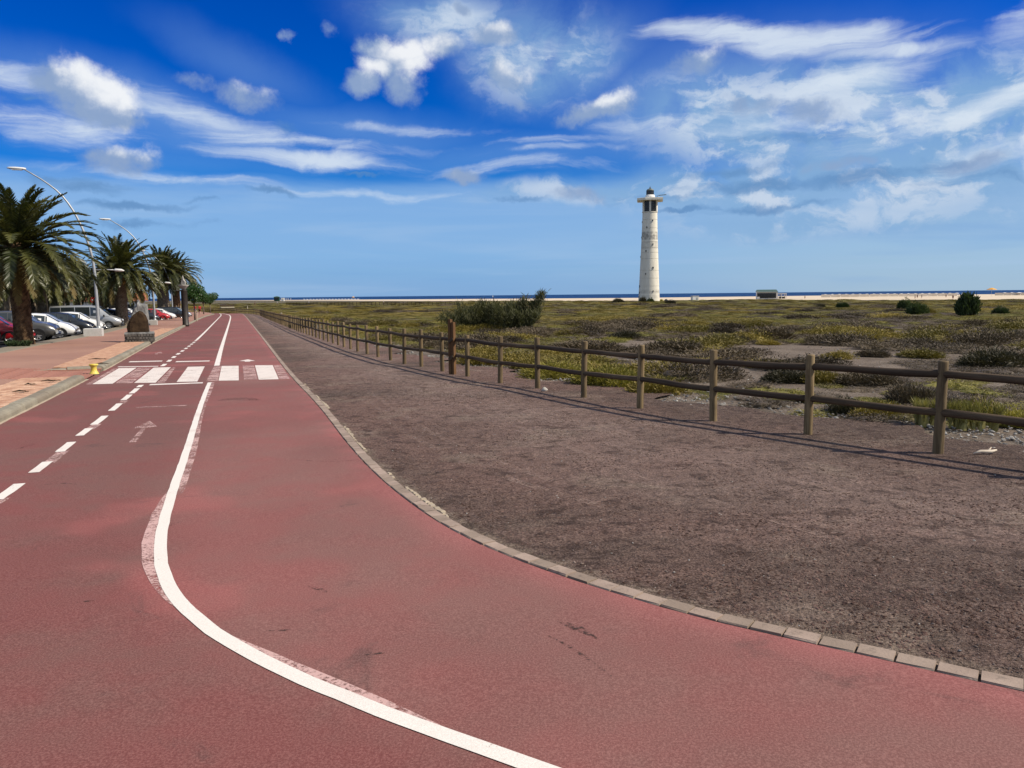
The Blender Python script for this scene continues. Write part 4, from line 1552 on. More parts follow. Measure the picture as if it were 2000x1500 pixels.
for k in range(42000):
    yy = 1.2 + 17 * rg.random() ** 1.6
    xl, xr = x_on(RIGHT, yy) + 0.22, min(x_fence(yy) + 0.8, 0.70 * yy + 0.6)
    if xr <= xl:
        continue
    xx = xl + (xr - xl) * rg.random()
    if RIGHT.nearest(Vector((xx, yy)))[0] < 0.2 or vnoise(xx * 1.3, yy * 2.2, 9) * .7 + vnoise(xx * 4, yy * 6, 10) * .3 < .40:
        continue
    sz = 0.006 + 0.017 * rg.random() ** 2.0
    pts.append(((xx, yy, gz(yy) + sz * .05), (rg.uniform(-.3, .3), rg.uniform(-.3, .3), rg.uniform(0, 6)), (sz * rg.uniform(1.0, 2.2), sz, sz * .6), 5 + rg.randrange(4)))
scatter('gravel', 'fine dark volcanic grit lying on the dirt walkway', 'gravel', pts, grit + [rock_mesh('grit', 'pale_stone', 99)] + cl)

# wheel tracks pressed into the dirt
def m_track(N):
    p = position(N)
    n = N.noise(p, 16.0, 6.0, 0.72)
    keep = N.ramp(N.math('ADD', N.math('MULTIPLY', n, 0.6), N.math('MULTIPLY', N.noise(p, 1.3, 3.0, 0.6), 0.4)), 0.46, 0.64, 0.0, 0.5)
    sh = principled(N, N.mix(n, (0.36, 0.25, 0.205, 1), (0.50, 0.37, 0.31, 1)), 0.95, 0.1)
    return N.new('ShaderNodeMixShader', {0: keep, 1: N.new('ShaderNodeBsdfTransparent').outputs[0], 2: sh}).outputs[0]


material('track_dust', m_track)
for tr in ([(690, 770), (735, 792), (757, 824), (800, 852), (860, 881), (929, 912), (1040, 952), (1180, 990)], [(720, 765), (758, 791), (815, 830), (875, 863), (960, 900), (1080, 940)], [(660, 810), (700, 790), (745, 780), (800, 772), (870, 762)],
           [(1050, 800), (1200, 850), (1380, 900), (1600, 950), (1850, 1000)], [(900, 790), (1050, 850), (1250, 930), (1480, 1010), (1800, 1100)], [(640, 740), (720, 740), (820, 752), (960, 780), (1120, 830)]):
    tl = Line(smooth_line([G2(*q) for q in tr], 3))
    for off in (-.035, 0.0, .035):
        rowst = []
        nn = int(tl.L / .2)
        for q in range(nn + 1):
            a, b = tl.off(tl.L * q / nn, off - .011), tl.off(tl.L * q / nn, off + .011)
            rowst.append([(a.x, a.y, gz(a.y) + .006), (b.x, b.y, gz(b.y) + .006)])
        m = MB()
        m.grid(rowst)
        link('wheel_track', m.mesh('wheel_track', 'track_dust'), dirt_walk)

# a few stones and sticks one can point at
for (px, py, w, lab) in ((1063, 764, .12, 'white stone lying on the dirt beside a fence post'),):
    p = at(px, py)
    t = thing('stone', lab, 'stone', p)
    m = MB()
    m.lathe([(w * .2, -.02), (w * .5, .02), (w * .48, w * .35), (w * .3, w * .62), (0.01, w * .68)], 7, cap=False)
    m.v = [(x * rng.uniform(.7, 1.3), y * rng.uniform(.6, 1.1), z * rng.uniform(.85, 1.1)) for x, y, z in m.v]
    link('rock', m.mesh('rock', 'pale_stone', True), t)
p = at(1926, 884, 0.02)
t = thing('driftwood', 'pale splintered stick lying on the dirt at the right edge', 'stick', p, R(10))
m = MB()
m.tube([(-.16, 0, 0), (-.06, .01, .015), (.05, -.01, .012), (.15, .02, .02)], [.006, .02, .022, .008], 6)
m.tube([(.02, 0, .01), (.09, .03, .05)], [.014, .004], 5)
link('branch', m.mesh('branch', 'driftwood', True), t)

# ------------------------------------------------------------------ bushes one can tell apart
BUSH = {}
for kind, mat, n, bl, wd, fl in (('olive', 'leaf_olive', 2600, .075, .013, .5), ('brown', 'leaf_brown', 3400, .085, .010, .55), ('lime', 'leaf_lime', 2800, .08, .011, .5),
                                 ('yellow', 'leaf_yellow', 2200, .07, .013, .5), ('dark', 'leaf_dark', 2600, .085, .012, .55), ('green', 'leaf_green', 3000, .085, .02, .6)):
    BUSH[kind] = [clump_mesh('bush_' + kind, mat, 200 + len(BUSH) * 7 + v, int(n * 1.9), bl * .85, wd * .85, fl, lobes=10, cf=.40) for v in range(2)]
bush_list = [
    (1092, 742, 130, 46, 'lime', 'lime green shrub beside the fence, left one of the bright patch'),
    (1185, 757, 170, 58, 'lime', 'largest lime green shrub behind the fence rails'),
    (1292, 772, 130, 44, 'yellow', 'yellow green shrub at the right end of the bright patch behind the fence'),
    (1040, 726, 90, 34, 'olive', 'dull olive shrub left of the bright lime patch by the fence'),
    (930, 714, 90, 36, 'yellow', 'yellowish shrub just right of the tall brown marker post'),
    (1545, 750, 105, 33, 'dark', 'dark shrub on bare soil behind the second nearest fence span'),
    (1622, 751, 95, 38, 'yellow', 'yellow topped shrub on bare soil right of a dark shrub'),
    (1712, 757, 130, 40, 'brown', 'grey brown dry shrub between two fence posts above the lower rail'),
    (1660, 812, 90, 42, 'dark', 'dark low shrub at the pebbly edge close behind the fence'),
    (1732, 820, 120, 46, 'yellow', 'yellow olive shrub at the pebbly edge left of the nearest post'),
    (1790, 792, 110, 52, 'brown', 'brown twiggy shrub just left of the nearest fence post'),
    (1878, 818, 110, 52, 'brown', 'brown twiggy shrub just right of the nearest fence post'),
    (1945, 826, 130, 60, 'olive', 'olive shrub behind the rails at the right edge'),
    (2010, 838, 120, 52, 'lime', 'light green shrub cut by the right edge of the view'),
    (1962, 718, 120, 44, 'dark', 'large almost black bush on bare ground at the far right'),
    (1655, 703, 75, 24, 'yellow', 'yellow green mound on the bare ground above the fence rail'),
    (1722, 698, 65, 20, 'brown', 'flat brown mound on the bare ground'),
    (1824, 701, 120, 24, 'olive', 'wide flat olive mound left of the black bush'),
    (1515, 667, 120, 38, 'brown', 'big rounded dark brown bush in the middle of the scrub'),
    (1440, 672, 60, 24, 'brown', 'brown mound left of the big rounded bush'),
    (1506, 674, 50, 15, 'yellow', 'small yellow mound in front of the big rounded brown bush'),
    (1380, 674, 55, 20, 'dark', 'dark mound behind the fence right of a post'),
    (1844, 662, 80, 26, 'brown', 'dark brown dome shaped bush toward the right'),
    (1853, 674, 48, 20, 'yellow', 'bright yellow bush in front of a brown dome'),
    (1912, 671, 85, 24, 'brown', 'long low brown bush right of the bright yellow bush'),
    (1985, 659, 60, 18, 'dark', 'dark low bush at the right edge far behind the fence'),
    (1735, 650, 36, 15, 'brown', 'small round brown bush standing alone in olive scrub'),
    (1330, 690, 130, 34, 'brown', 'dry brown bush behind the fence above the lime patch'),
    (1230, 662, 70, 20, 'dark', 'dark bush in the scrub below the lighthouse'),
    (1150, 690, 160, 32, 'brown', 'broad grey brown bush between tamarisk and lime patch'),
    (1775, 604, 28, 20, 'green', 'green shrub farthest left of the group far to the right'),
    (1796, 614, 40, 24, 'green', 'green shrub in the middle of the far right group'),
    (1822, 613, 26, 14, 'olive', 'small olive shrub at the right of the far group'),
    (1959, 614, 28, 15, 'green', 'round green shrub far right beyond the upright dark tree'),
    (1646, 602, 22, 12, 'green', 'small dark shrub far off in the olive scrub'),
    (1605, 604, 20, 12, 'dark', 'tiny dark shrub left of another far off in the scrub'),
    (1258, 590, 18, 11, 'dark', 'dark shrub at the left foot of the lighthouse'),
    (1272, 591, 14, 9, 'green', 'dark green shrub in front of the lighthouse base'),
    (1208, 591, 22, 9, 'dark', 'dark low shrub left of the lighthouse'),
    (1312, 592, 20, 7, 'dark', 'dark low shrub right of the lighthouse'),
    (590, 642, 60, 18, 'dark', 'dark bush behind the far part of the fence')]
for k, (px, py, wp, hp, kind, lab) in enumerate(bush_list):
    p = at(px, py, -0.04)
    d = p.y
    w, h = wp * d / 1500 * 1.25, hp * d / 1500 * (1.2 if d < 60 else 1.45)
    o = link('shrub', BUSH[kind][k % 2], None, p + Vector((0, w * 0.3, 0)), (0, 0, rng.uniform(0, 6.28)), (w, w * 0.85, h * 1.75))
    tag(o, lab, 'shrub', 'shrubs in the scrub behind the fence')


def spray_bush(name, lab, cat, px, py, wp, hp, mat, stems, seed, upright=0.5, per=60, leaf=0.16, lw=0.03, stem_mat='twig', extra=None):
    """bush of arching stems, each clothed in short sprays"""
    r = random.Random(seed)
    p = at(px, py, -0.03)
    d = p.y
    W, H = wp * d / 1500, hp * d / 1500
    t = thing(name, lab, cat, p)
    sm, lf = MB(), MB()
    plan = []
    for k in range(stems):
        ax = r.uniform(-.42, .42) * W
        top = (1 - (abs(ax) / (W * .56)) ** 2.2) * H * r.uniform(.62, 1.0)
        plan.append((ax, r.uniform(-.25, .25) * W, ax + r.uniform(-.12, .14) * W, top))
    for e in extra or []:
        plan.append(e)
    for (ax, ay, bx, top) in plan:
        a = Vector((ax * .8, ay * .8, 0))
        b = Vector((bx, ay + r.uniform(-.1, .1) * W, max(.3, top)))
        c = a.lerp(b, .5) + Vector((r.uniform(-.1, .1), r.uniform(-.1, .1), .1)) * H * .5
        pts3 = [a.lerp(c, u).lerp(c.lerp(b, u), u) for u in [0, .25, .5, .75, 1]]
        sm.tube(pts3, [.03, .024, .018, .012, .005], 4, False)
        for q in range(per):
            u = r.uniform(.12, 1.0)
            o = a.lerp(c, u).lerp(c.lerp(b, u), u)
            o = o + Vector((r.gauss(0, .16), r.gauss(0, .16), r.gauss(0, .10))) * (H * .40)
            if o.z < 0.02:
                o.z = r.uniform(.02, .3)
            dv = Vector((r.uniform(-1, 1), r.uniform(-1, 1), r.uniform(-.2, 1.2) + upright)).normalized()
            sd = dv.cross(Vector((r.uniform(-1, 1), r.uniform(-1, 1), r.uniform(-1, 1)))).normalized()
            L, w2 = leaf * r.uniform(.6, 1.5), lw * r.uniform(.6, 1.3)
            lf.face([o - sd * w2 * .4, o + sd * w2 * .4, o + dv * L * .6 + sd * w2 * .5, o + dv * L, o + dv * L * .6 - sd * w2 * .5])
    link('stems', sm.mesh('stems', stem_mat), t)
    link('foliage', lf.mesh('foliage', mat), t)
    return t


p = at(970, 645)
sc = p.y / 1500
spray_bush('tamarisk_bush', 'big feathery grey green tamarisk bush behind the tall marker post', 'bush', 962, 646, 205, 58, 'leaf_tamarisk', 95, 3, 0.6, 170, 0.30, 0.035,
           extra=[(70 * sc, 0, 92 * sc, 70 * sc), (66 * sc, .4, 84 * sc, 60 * sc), (80 * sc, .1, 99 * sc, 70 * sc), (82 * sc, -.2, 103 * sc, 74 * sc), (60 * sc, .2, 66 * sc, 64 * sc), (56 * sc, -.2, 62 * sc, 58 * sc), (86 * sc, .3, 96 * sc, 62 * sc), (74 * sc, -.3, 97 * sc, 76 * sc), (52 * sc, 0, 62 * sc, 62 * sc), (48 * sc, .3, 56 * sc, 56 * sc), (-60 * sc, 0, -66 * sc, 54 * sc), (72 * sc, .2, 88 * sc, 52 * sc)])
spray_bush('dark_tree', 'upright dark green bushy tree alone in the scrub on the right', 'tree', 1890, 617, 36, 41, 'leaf_green', 60, 4, 0.9, 90, 0.45, 0.12, 'twig')
for k, (px, py, wp, hp, lab) in enumerate(((1812, 832, 60, 26, 'tuft of light green grass left of the nearest post'), (1900, 838, 120, 30, 'spread of light green grass right of the nearest post'))):
    spray_bush('grass_tuft', lab, 'grass', px, py, wp, hp * .7, 'leaf_grass', 26, 20 + k, 1.4, 60, 0.10, 0.007, stem_mat='leaf_grass')
spray_bush('weed_tuft', 'green weeds at the foot of the nearest palm', 'weeds', 40, 684, 62, 10, 'leaf_green', 24, 9, .8, 40, 0.16, 0.04)


# ------------------------------------------------------------------ palms
def frond_arrays(length, droop, seed, n=40, leaf=0.56, lw=0.056, twist=0.0):
    """pinnate leaf along +X that arches downwards; returns vertices and faces"""
    r = random.Random(seed)
    V, Fc = [], []
    P, T = [], []
    ang = 0.0
    p = Vector((0, 0, 0))
    m = 14
    for k in range(m + 1):
        P.append(p.copy())
        a = -droop * (k / m) ** 1.6
        T.append(Vector((math.cos(a), 0, math.sin(a))))
        p = p + T[-1] * (length / m)
    for k in range(m + 1):          # rachis: thin three sided rod
        rr = 0.035 * (1 - k / m) ** .8 + 0.006
        u = Vector((-T[k].z, 0, T[k].x))
        for (cy, cu) in ((-1, .3), (1, .3), (0, -1)):
            V.append(tuple(P[k] + Vector((0, cy * rr, 0)) + u * cu * rr))
    for k in range(m):
        for j in range(3):
            j2 = (j + 1) % 3
            Fc.append((3 * k + j, 3 * k + j2, 3 * k + 3 + j2, 3 * k + 3 + j))
    for k in range(n):
        u = 0.10 + 0.89 * k / (n - 1)
        f = u * m
        i = min(m - 1, int(f))
        o = P[i].lerp(P[i + 1], f - i)
        t = T[i].lerp(T[min(m, i + 1)], f - i).normalized()
        up = Vector((-t.z, 0, t.x))
        ll = leaf * (0.35 + 0.65 * math.sin(math.pi * min(1, u * 0.9 + .12)) ** .7) * r.uniform(.88, 1.1)
        if u > .9:
            ll *= .75
        for sgn in (-1, 1):
            fw = 0.55 + 0.55 * u
            d = (t * fw + Vector((0, sgn, 0)) * (1.0 - .25 * u) + up * (0.42 + r.uniform(-.2, .2)) + Vector((0, 0, -0.25))).normalized()
            sd = t * 0.9 + up * r.uniform(-.5, .5)
            sd = (sd - d * sd.dot(d)).normalized()
            tip = o + d * ll + Vector((0, 0, -0.06 * ll))
            md = o + d * ll * .45
            b = len(V)
            V += [tuple(o - sd * lw * .35), tuple(o + sd * lw * .35), tuple(md + sd * lw * .5), tuple(tip), tuple(md - sd * lw * .5)]
            Fc.append((b, b + 1, b + 2, b + 3, b + 4))
    return np.array(V), Fc


FR = {}
for key, (ln, dr) in {'young': (2.6, .55), 'mid': (3.3, 1.05), 'arch': (3.5, 1.45), 'old': (3.1, .95)}.items():
    for v in range(2):
        FR[(key, v)] = frond_arrays(ln, dr + .12 * v, 300 + v + len(FR), leaf=.50 if key != 'young' else .42)
FRM = {}
for key, (V, Fc) in FR.items():
    me = bpy.data.meshes.new('frond')
    me.from_pydata([tuple(v) for v in V], [], Fc)
    me.materials.append(MATS['frond'])
    me.update()
    FRM[key] = me


def frond_plan(n, seed, wind=0.0):
    """list of (key, azimuth, elevation, base offset) for one crown"""
    r = random.Random(seed)
    out = []
    for k in range(n):
        u = (k + .5) / n
        az = k * 2.39996 + r.uniform(-.2, .2)
        e = math.radians(82 - 112 * u ** 0.92 + r.uniform(-7, 7))
        key = 'young' if u < .2 else ('mid' if u < .5 else ('arch' if u < .78 else 'old'))
        # wind from the left pushes the leaves to the right
        w = wind * (0.4 + 0.6 * math.cos(e))
        dx, dy = math.cos(az) * math.cos(e) + w, math.sin(az) * math.cos(e)
        az2 = math.atan2(dy, dx)
        e2 = math.atan2(math.sin(e) - 0.12 * w, math.hypot(dx, dy))
        out.append(((key, r.randrange(2)), az2, e2, r.uniform(.88, 1.12), u))
    return out


def trunk_mesh(h, r0, r1, mat, seed, flare=1.35, rings=46, n=26):
    """stout trunk with diamond leaf scars"""
    r = random.Random(seed)
    m = MB()
    for k in range(rings + 1):
        u = k / rings
        z = h * u
        rad = r0 + (r1 - r0) * u
        rad *= 1 + (flare - 1) * math.exp(-z / (0.32 * max(r0, .3) / .45)) + 0.16 * math.exp(-((1 - u) * h / 0.45) ** 2)
        for j in range(n):
            a = 2 * math.pi * j / n
            scar = 0.5 + 0.5 * math.cos(a * 13 + (math.pi if k % 2 else 0))
            q = rad * (1 + 0.07 * scar * (1 if k % 2 else .8) + r.uniform(-.018, .018))
            m.v.append((q * math.cos(a), q * math.sin(a), z - (0.12 if k == 0 else 0) + 0.02 * scar))
    for k in range(rings):
        for j in range(n):
            j2 = (j + 1) % n
            m.f.append((k * n + j, k * n + j2, (k + 1) * n + j2, (k + 1) * n + j))
    return m.mesh('trunk', mat, False)


def crown_mesh(n, seed, wind, scale=1.0):
    Vs, Fs = [], []
    off = 0
    for (key, az, e, sc2, u) in frond_plan(n, seed, wind):
        V, Fc = FR[key]
        M = np.array((Matrix.Rotation(az, 3, 'Z') @ Matrix.Rotation(-e, 3, 'Y')) * (sc2 * scale))
        W = V @ M.T
        W += np.array([math.cos(az) * .22, math.sin(az) * .22, (1 - u) * .55])
        Vs.append(W)
        Fs += [tuple(i + off for i in f) for f in Fc]
        off += len(V)
    me = bpy.data.meshes.new('crown')
    me.from_pydata([tuple(v) for v in np.concatenate(Vs)], [], Fs)
    me.materials.append(MATS['frond'])
    me.update()
    return me


def base_knob():
    m = MB()
    m.lathe([(.34, -.45), (.52, -.2), (.56, .1), (.44, .45), (.2, .75), (.05, .9)], 20)
    r = random.Random(4)
    m.v = [(x * r.uniform(.85, 1.15), y * r.uniform(.85, 1.15), z) for x, y, z in m.v]
    return m.mesh('crown_base', 'palm_bark')


KNOB = base_knob()


def palm(loc, h, r0, r1, lab, seed, n=62, wind=.25, scale=1.0, separate=True, dates=False, bark='palm_bark', crown=None, trunk=None, group=None, lean=0.0):
    t = thing('date_palm', lab, 'palm', loc, 0.0, group)
    link('trunk', trunk or trunk_mesh(h, r0, r1, bark, seed), t)
    if separate:
        link('crown_base', KNOB, t, (0, 0, h + .1), None, (scale * .9,) * 3)
        for (key, az, e, sc2, u) in frond_plan(n, seed, wind):
            o = link('frond', FRM[key], t, (math.cos(az) * .25, math.sin(az) * .25, h + .1 + (1 - u) * .55), (0, -e, az), (sc2 * scale,) * 3)
            o.rotation_mode = 'XYZ'
            if u > .90 and seed % 3:
                override(o, 'frond_old')
    else:
        link('crown', crown, t, (0, 0, h + .1), (0, 0, 0 if wind else rng.uniform(0, 6)), (scale,) * 3)
    if dates:
        m = MB()
        r = random.Random(seed)
        for k in range(90):
            a = r.uniform(0, 6.28)
            m.lathe([(.01, -.05), (.04, 0), (.01, .05)], 5, (r.gauss(0, .22) + .7, r.gauss(0, .22) - .65, h - .35 + r.gauss(0, .2)), cap=False)
        link('date_cluster', m.mesh('date_cluster', 'date_cluster'), t)
    return t


palm(at(48, 679), 4.1, .36, .36, 'nearest and tallest looking date palm at the left by the parked cars', 1, n=92, wind=.34, scale=1.06)
p2 = at(240, 640.5)
palm(p2, 4.5, .45, .48, 'date palm with long arching fronds just left of the carved stone', 2, n=110, wind=.38, scale=1.14, dates=True, bark='palm_bark_grey')
p3 = at(321, 622)
palm(p3, 6.3, .80, .75, 'date palm right of the carved stone with windswept crown', 3, n=104, wind=.45, scale=1.32, bark='palm_bark_grey', dates=True)
p4 = at(346, 618)
palm(p4, 6.8, .6, .6, 'date palm behind the brown column, crown leaning over the round trees', 5, n=96, wind=.45, scale=1.28, bark='palm_bark')
# the palms of the car park
crowns = [crown_mesh(84, 40 + k, .12) for k in range(3)]
trunks = [trunk_mesh(4.2, .36, .34, 'palm_bark_grey', 50 + k, rings=26, n=16) for k in range(2)]
park = [(-31, 41, 1.0), (-34.5, 50, 1.0), (-38, 58, 1.05), (-41, 66, 1.0), (-37, 45, .95), (-44, 72, 1.0), (-41, 52, 1.0), (-46, 60, 1.1), (-49, 82, 1.05), (-47, 68, 1.0), (-53, 78, 1.1), (-55, 92, 1.1),
        (-50, 57, 1.0), (-56, 66, 1.1), (-60, 80, 1.1), (-64, 96, 1.2), (-62, 110, 1.2), (-58, 112, 1.1), (-68, 88, 1.2), (-70, 105, 1.2), (-72, 122, 1.2), (-62, 72, 1.1), (-54, 102, 1.0), (-66, 125, 1.1),
        (-35, 38, .95), (-40, 47, 1.0), (-43, 62, 1.0), (-47, 76, 1.05), (-51, 87, 1.1), (-57, 98, 1.1), (-66, 118, 1.2), (-38.5, 63.5, .95), (-52, 70, 1.1), (-76, 100, 1.2), (-80, 118, 1.3), (-84, 134, 1.3), (-74, 140, 1.2), (-46, 90, 1.0)]
for k, (x, y, s2) in enumerate(park):
    palm(Vector((x, y, gz(y))), 4.2 * s2, 0, 0, 'date palm standing among the parked cars behind the front row', 60 + k, wind=.1, scale=s2 * .9, separate=False,
         crown=crowns[k % 3], trunk=trunks[k % 2], group='palms in the car park').children[0].scale = (s2, s2, s2)


# ------------------------------------------------------------------ round street trees
def round_tree(lab, px, py, hp, wp, trunk_hp, seed, leaves=5200):
    r = random.Random(seed)
    p = at(px, py)
    d = p.y
    k = d / 1500
    H, W, th = hp * k, wp * k, trunk_hp * k
    t = thing('round_tree', lab, 'tree', p)
    m = MB()
    m.tube([(0, 0, -.1), (.03, 0, th * .5), (0, .03, th), (.05, 0, th + (H - th) * .4)], [.13, .1, .09, .05], 8)
    for q in range(5):
        a = q * 1.3
        m.tube([(0, 0, th * .92), (math.cos(a) * W * .16, math.sin(a) * W * .16, th + (H - th) * .3), (math.cos(a) * W * .32, math.sin(a) * W * .32, th + (H - th) * .52)], [.06, .045, .02], 6)
    link('trunk', m.mesh('trunk', 'tree_bark', True), t)
    lobes = [(0, 0, .52, .40)] + [(math.cos(q * 2.4) * .24, math.sin(q * 2.4) * .24, r.uniform(.3, .68), r.uniform(.2, .28)) for q in range(11)]
    lf = MB()
    for q in range(leaves):
        cx, cy, cz, rad = r.choice(lobes)
        dv = Vector((r.gauss(0, 1), r.gauss(0, 1), r.gauss(0, 1))).normalized()
        o = Vector((cx, cy, cz)) + dv * rad * r.uniform(.72, 1.04)
        o = Vector((o.x * W, o.y * W, th * .92 + o.z * (H - th * .92)))
        if o.z < th * .85:
            continue
        nrm2 = (dv + Vector((r.gauss(0, .6), r.gauss(0, .6), r.gauss(0, .6) + .3))).normalized()
        a = nrm2.orthogonal().normalized()
        b = nrm2.cross(a)
        s3 = r.uniform(.07, .13)
        lf.face([o - a * s3, o + b * s3 * .5, o + a * s3, o - b * s3 * .5])
    link('crown', lf.mesh('crown', 'leaf_ficus'), t)
    return t


round_tree('clipped round green tree right of the brown column', 381, 627, 79, 48, 34, 1)
round_tree('smaller round green tree farther along at the bend', 411, 611.5, 42, 34, 17, 2)
round_tree('round green tree half hidden between the two others', 398, 615, 44, 26, 22, 3, 3500)
p = at(384, 627.2)
t = thing('tree_stake', 'pale wooden stake beside the trunk of the nearer round tree', 'stake', p + Vector((.12, -.1, 0)))
m = MB()
m.lathe([(.05, -.1), (.05, 1.25), (.03, 1.3)], 8)
m.attr['along'] = [0.0] * len(m.v)
link('shaft', m.mesh('shaft', 'wood_pale'), t)
m = MB()
m.lathe([(.058, 1.0), (.058, 1.06)], 8)
link('tie', m.mesh('tie', 'dark_metal'), t)


# ------------------------------------------------------------------ street lamps
def street_lamp(loc, lab, first=None):
    rz = math.atan2(-.34, -.94)          # local +X points over the car park
    t = thing('street_lamp', lab, 'street lamp', loc, rz, 'tall curved street lamps along the promenade')
    m = MB()
    pp = smooth_line([(0, 0, 0), (0, 0, 2.4), (0, 0, 4.3), (.10, 0, 5.4), (.36, 0, 6.6), (.78, 0, 7.9), (1.38, 0, 9.05), (2.2, 0, 9.85), (3.15, 0, 10.52)], 2)
    ll = [0.0]
    for a, b in zip(pp, pp[1:]):
        ll.append(ll[-1] + (b - a).length)
    uni = []
    for k in range(25):
        d = ll[-1] * k / 24
        j = max(i for i in range(len(ll) - 1) if ll[i] <= d + 1e-9)
        uni.append(pp[j].lerp(pp[j + 1], (d - ll[j]) / max(1e-9, ll[j + 1] - ll[j])))
    m.tube(uni, [.105 - .07 * k / 24 for k in range(25)], 14)
    link('pole', m.mesh('pole', 'lamp_steel', True), t)
    m = MB()
    rows = [(-.05, .04, .05), (.1, .10, .08), (.5, .13, .09), (.85, .10, .07), (.98, .03, .03)]
    for (x, w, h) in rows:
        for j in range(10):
            a = 2 * math.pi * j / 10
            m.v.append((3.1 + x * .9, w * math.cos(a), 10.55 + h * math.sin(a) + .02 * x))
    for k in range(4):
        for j in range(10):
            j2 = (j + 1) % 10
            m.f.append((k * 10 + j, k * 10 + j2, (k + 1) * 10 + j2, (k + 1) * 10 + j))
    m.f.append(tuple(range(9, -1, -1)))
    m.f.append(tuple(40 + j for j in range(10)))
    hd = link('lamp_head', m.mesh('lamp_head', 'lamp_white', True), t)
    m = MB()
    m.box((3.5, 0, 10.462), (.5, .17, .03))
    link('lens', m.mesh('lens', 'lamp_glass'), hd)
    m = MB()
    m.tube([(0, 0, 4.3), (-.6, 0, 4.32), (-1.1, 0, 4.3)], [.035, .03, .03], 8)
    link('side_arm', m.mesh('side_arm', 'lamp_steel', True), t)
    m = MB()
    m.tube([(-1.0, 0, 4.3), (-1.1, 0, 4.3), (-1.4, 0, 4.28), (-1.55, 0, 4.25)], [.04, .09, .085, .03], 10)
    link('side_lamp', m.mesh('side_lamp', 'lamp_white', True), t)
    m = MB()
    m.bbox((.28, 0, -.04), (.95, .75, .56), .03)
    link('footing', m.mesh('footing', 'concrete_white'), t)
    m = MB()
    m.lathe([(.16, .52), (.16, .56), (.11, .62), (.11, .66)], 12)
    link('collar', m.mesh('collar', 'lamp_steel', True), t)
    return t


lp = street_lamp(at(194, 656.5, .12), 'nearest tall curved street lamp, on a white concrete block by the parked van')
lp.scale = (1, 1, .895)
for (px, py, lab) in ((303, 635, 'second curved street lamp, its pole behind the palms and the carved stone'), (338, 620.5, 'farthest curved street lamp, behind the windswept palms')):
    c = copy_tree(lp)
    c.location = at(px, py, .12)
    c['label'] = lab
simple('box_grey', (0.42, 0.42, 0.41, 1), None, rough=0.6)

# ------------------------------------------------------------------ carved stone, brown column, bollard, notice stand
p = at(273.5, 667.2, .13)
t = thing('carved_stone', 'tall grey and brown carved boulder on a dark stone plinth', 'sculpture', p, R(21))
t.scale = (.88, .88, .98)
m = MB()
m.box((0, .1, .17), (1.32, .92, .42))
pl = link('plinth', m.mesh('plinth', 'plinth_stone'), t)
m = MB()
r = random.Random(8)
for face in range(3):
    for i in range(9):
        for j in range(3):
            w, hh = 1.36 / 9, .40 / 3
            cx = -.68 + w * (i + .5 + (.5 if j % 2 else 0))
            if cx > .62:
                continue
            if face == 0:
                m.box((cx, -.405, .0 + hh * (j + .45)), (w * r.uniform(.75, .95), .05 + r.uniform(0, .035), hh * r.uniform(.75, .95)), Matrix.Rotation(r.uniform(-.15, .15), 3, 'Y'), .9)
            else:
                yy = -.35 + (cx + .68) * .66
                m.box(((.685 if face == 1 else -.685), yy, hh * (j + .45)), (.05 + r.uniform(0, .03), w * .62, hh * .85))
tag(link('facing_stones', m.mesh('facing_stones', 'plinth_stone'), pl), kind='stuff')
m = MB()
m.bbox((0, .1, .385), (1.42, 1.02, .085), .015)
link('plinth_cap', m.mesh('plinth_cap', 'rock_grey'), t)


def blob_prism(outline, y0, y1, seed, jit=.03, layers=5):
    """thick rough slab from an outline in X and Z"""
    r = random.Random(seed)
    m = MB()
    n = len(outline)
    cx = sum(o[0] for o in outline) / n
    cz = sum(o[1] for o in outline) / n
    for k in range(layers + 1):
        u = k / layers
        sc3 = 1 - .26 * abs(2 * u - 1) ** 3
        for (x, z) in outline:
            zz = cz + (z - cz) * sc3 if z > .5 else z
            m.v.append((cx + (x - cx) * sc3 + r.uniform(-jit, jit), y0 + (y1 - y0) * u + r.uniform(-jit, jit), zz + (r.uniform(-jit, jit) if z > .5 else 0)))
    for k in range(layers):
        for j in range(n):
            j2 = (j + 1) % n
            m.f.append((k * n + j, k * n + j2, (k + 1) * n + j2, (k + 1) * n + j))
    for k, rev in ((0, True), (layers, False)):
        ci = len(m.v)
        m.v.append((cx, (y0 if k == 0 else y1), cz))
        for j in range(n):
            j2 = (j + 1) % n
            f = (k * n + j, k * n + j2, ci)
            m.f.append(f[::-1] if rev else f)
    return m


out = [(-.56, .47), (-.58, .7), (-.50, .95), (-.40, 1.2), (-.30, 1.48), (-.2, 1.68), (-.08, 1.8), (-.02, 2.02), (.06, 2.06), (.12, 1.86), (.3, 1.87), (.46, 1.80), (.50, 1.5), (.50, 1.15), (.48, .8), (.5, .47)]
link('boulder', blob_prism(out, -.22, .5, 3).mesh('boulder', 'rock_grey'), t)
out = [(-.56, .48), (-.585, .72), (-.53, .93), (-.42, 1.12), (-.24, 1.30), (-.04, 1.45), (.10, 1.52), (.24, 1.47), (.40, 1.32), (.48, 1.08), (.49, .75), (.49, .48)]
link('brown_face', blob_prism(out, -.36, -.1, 5, .022, 3).mesh('brown_face', 'rock_brown'), t)

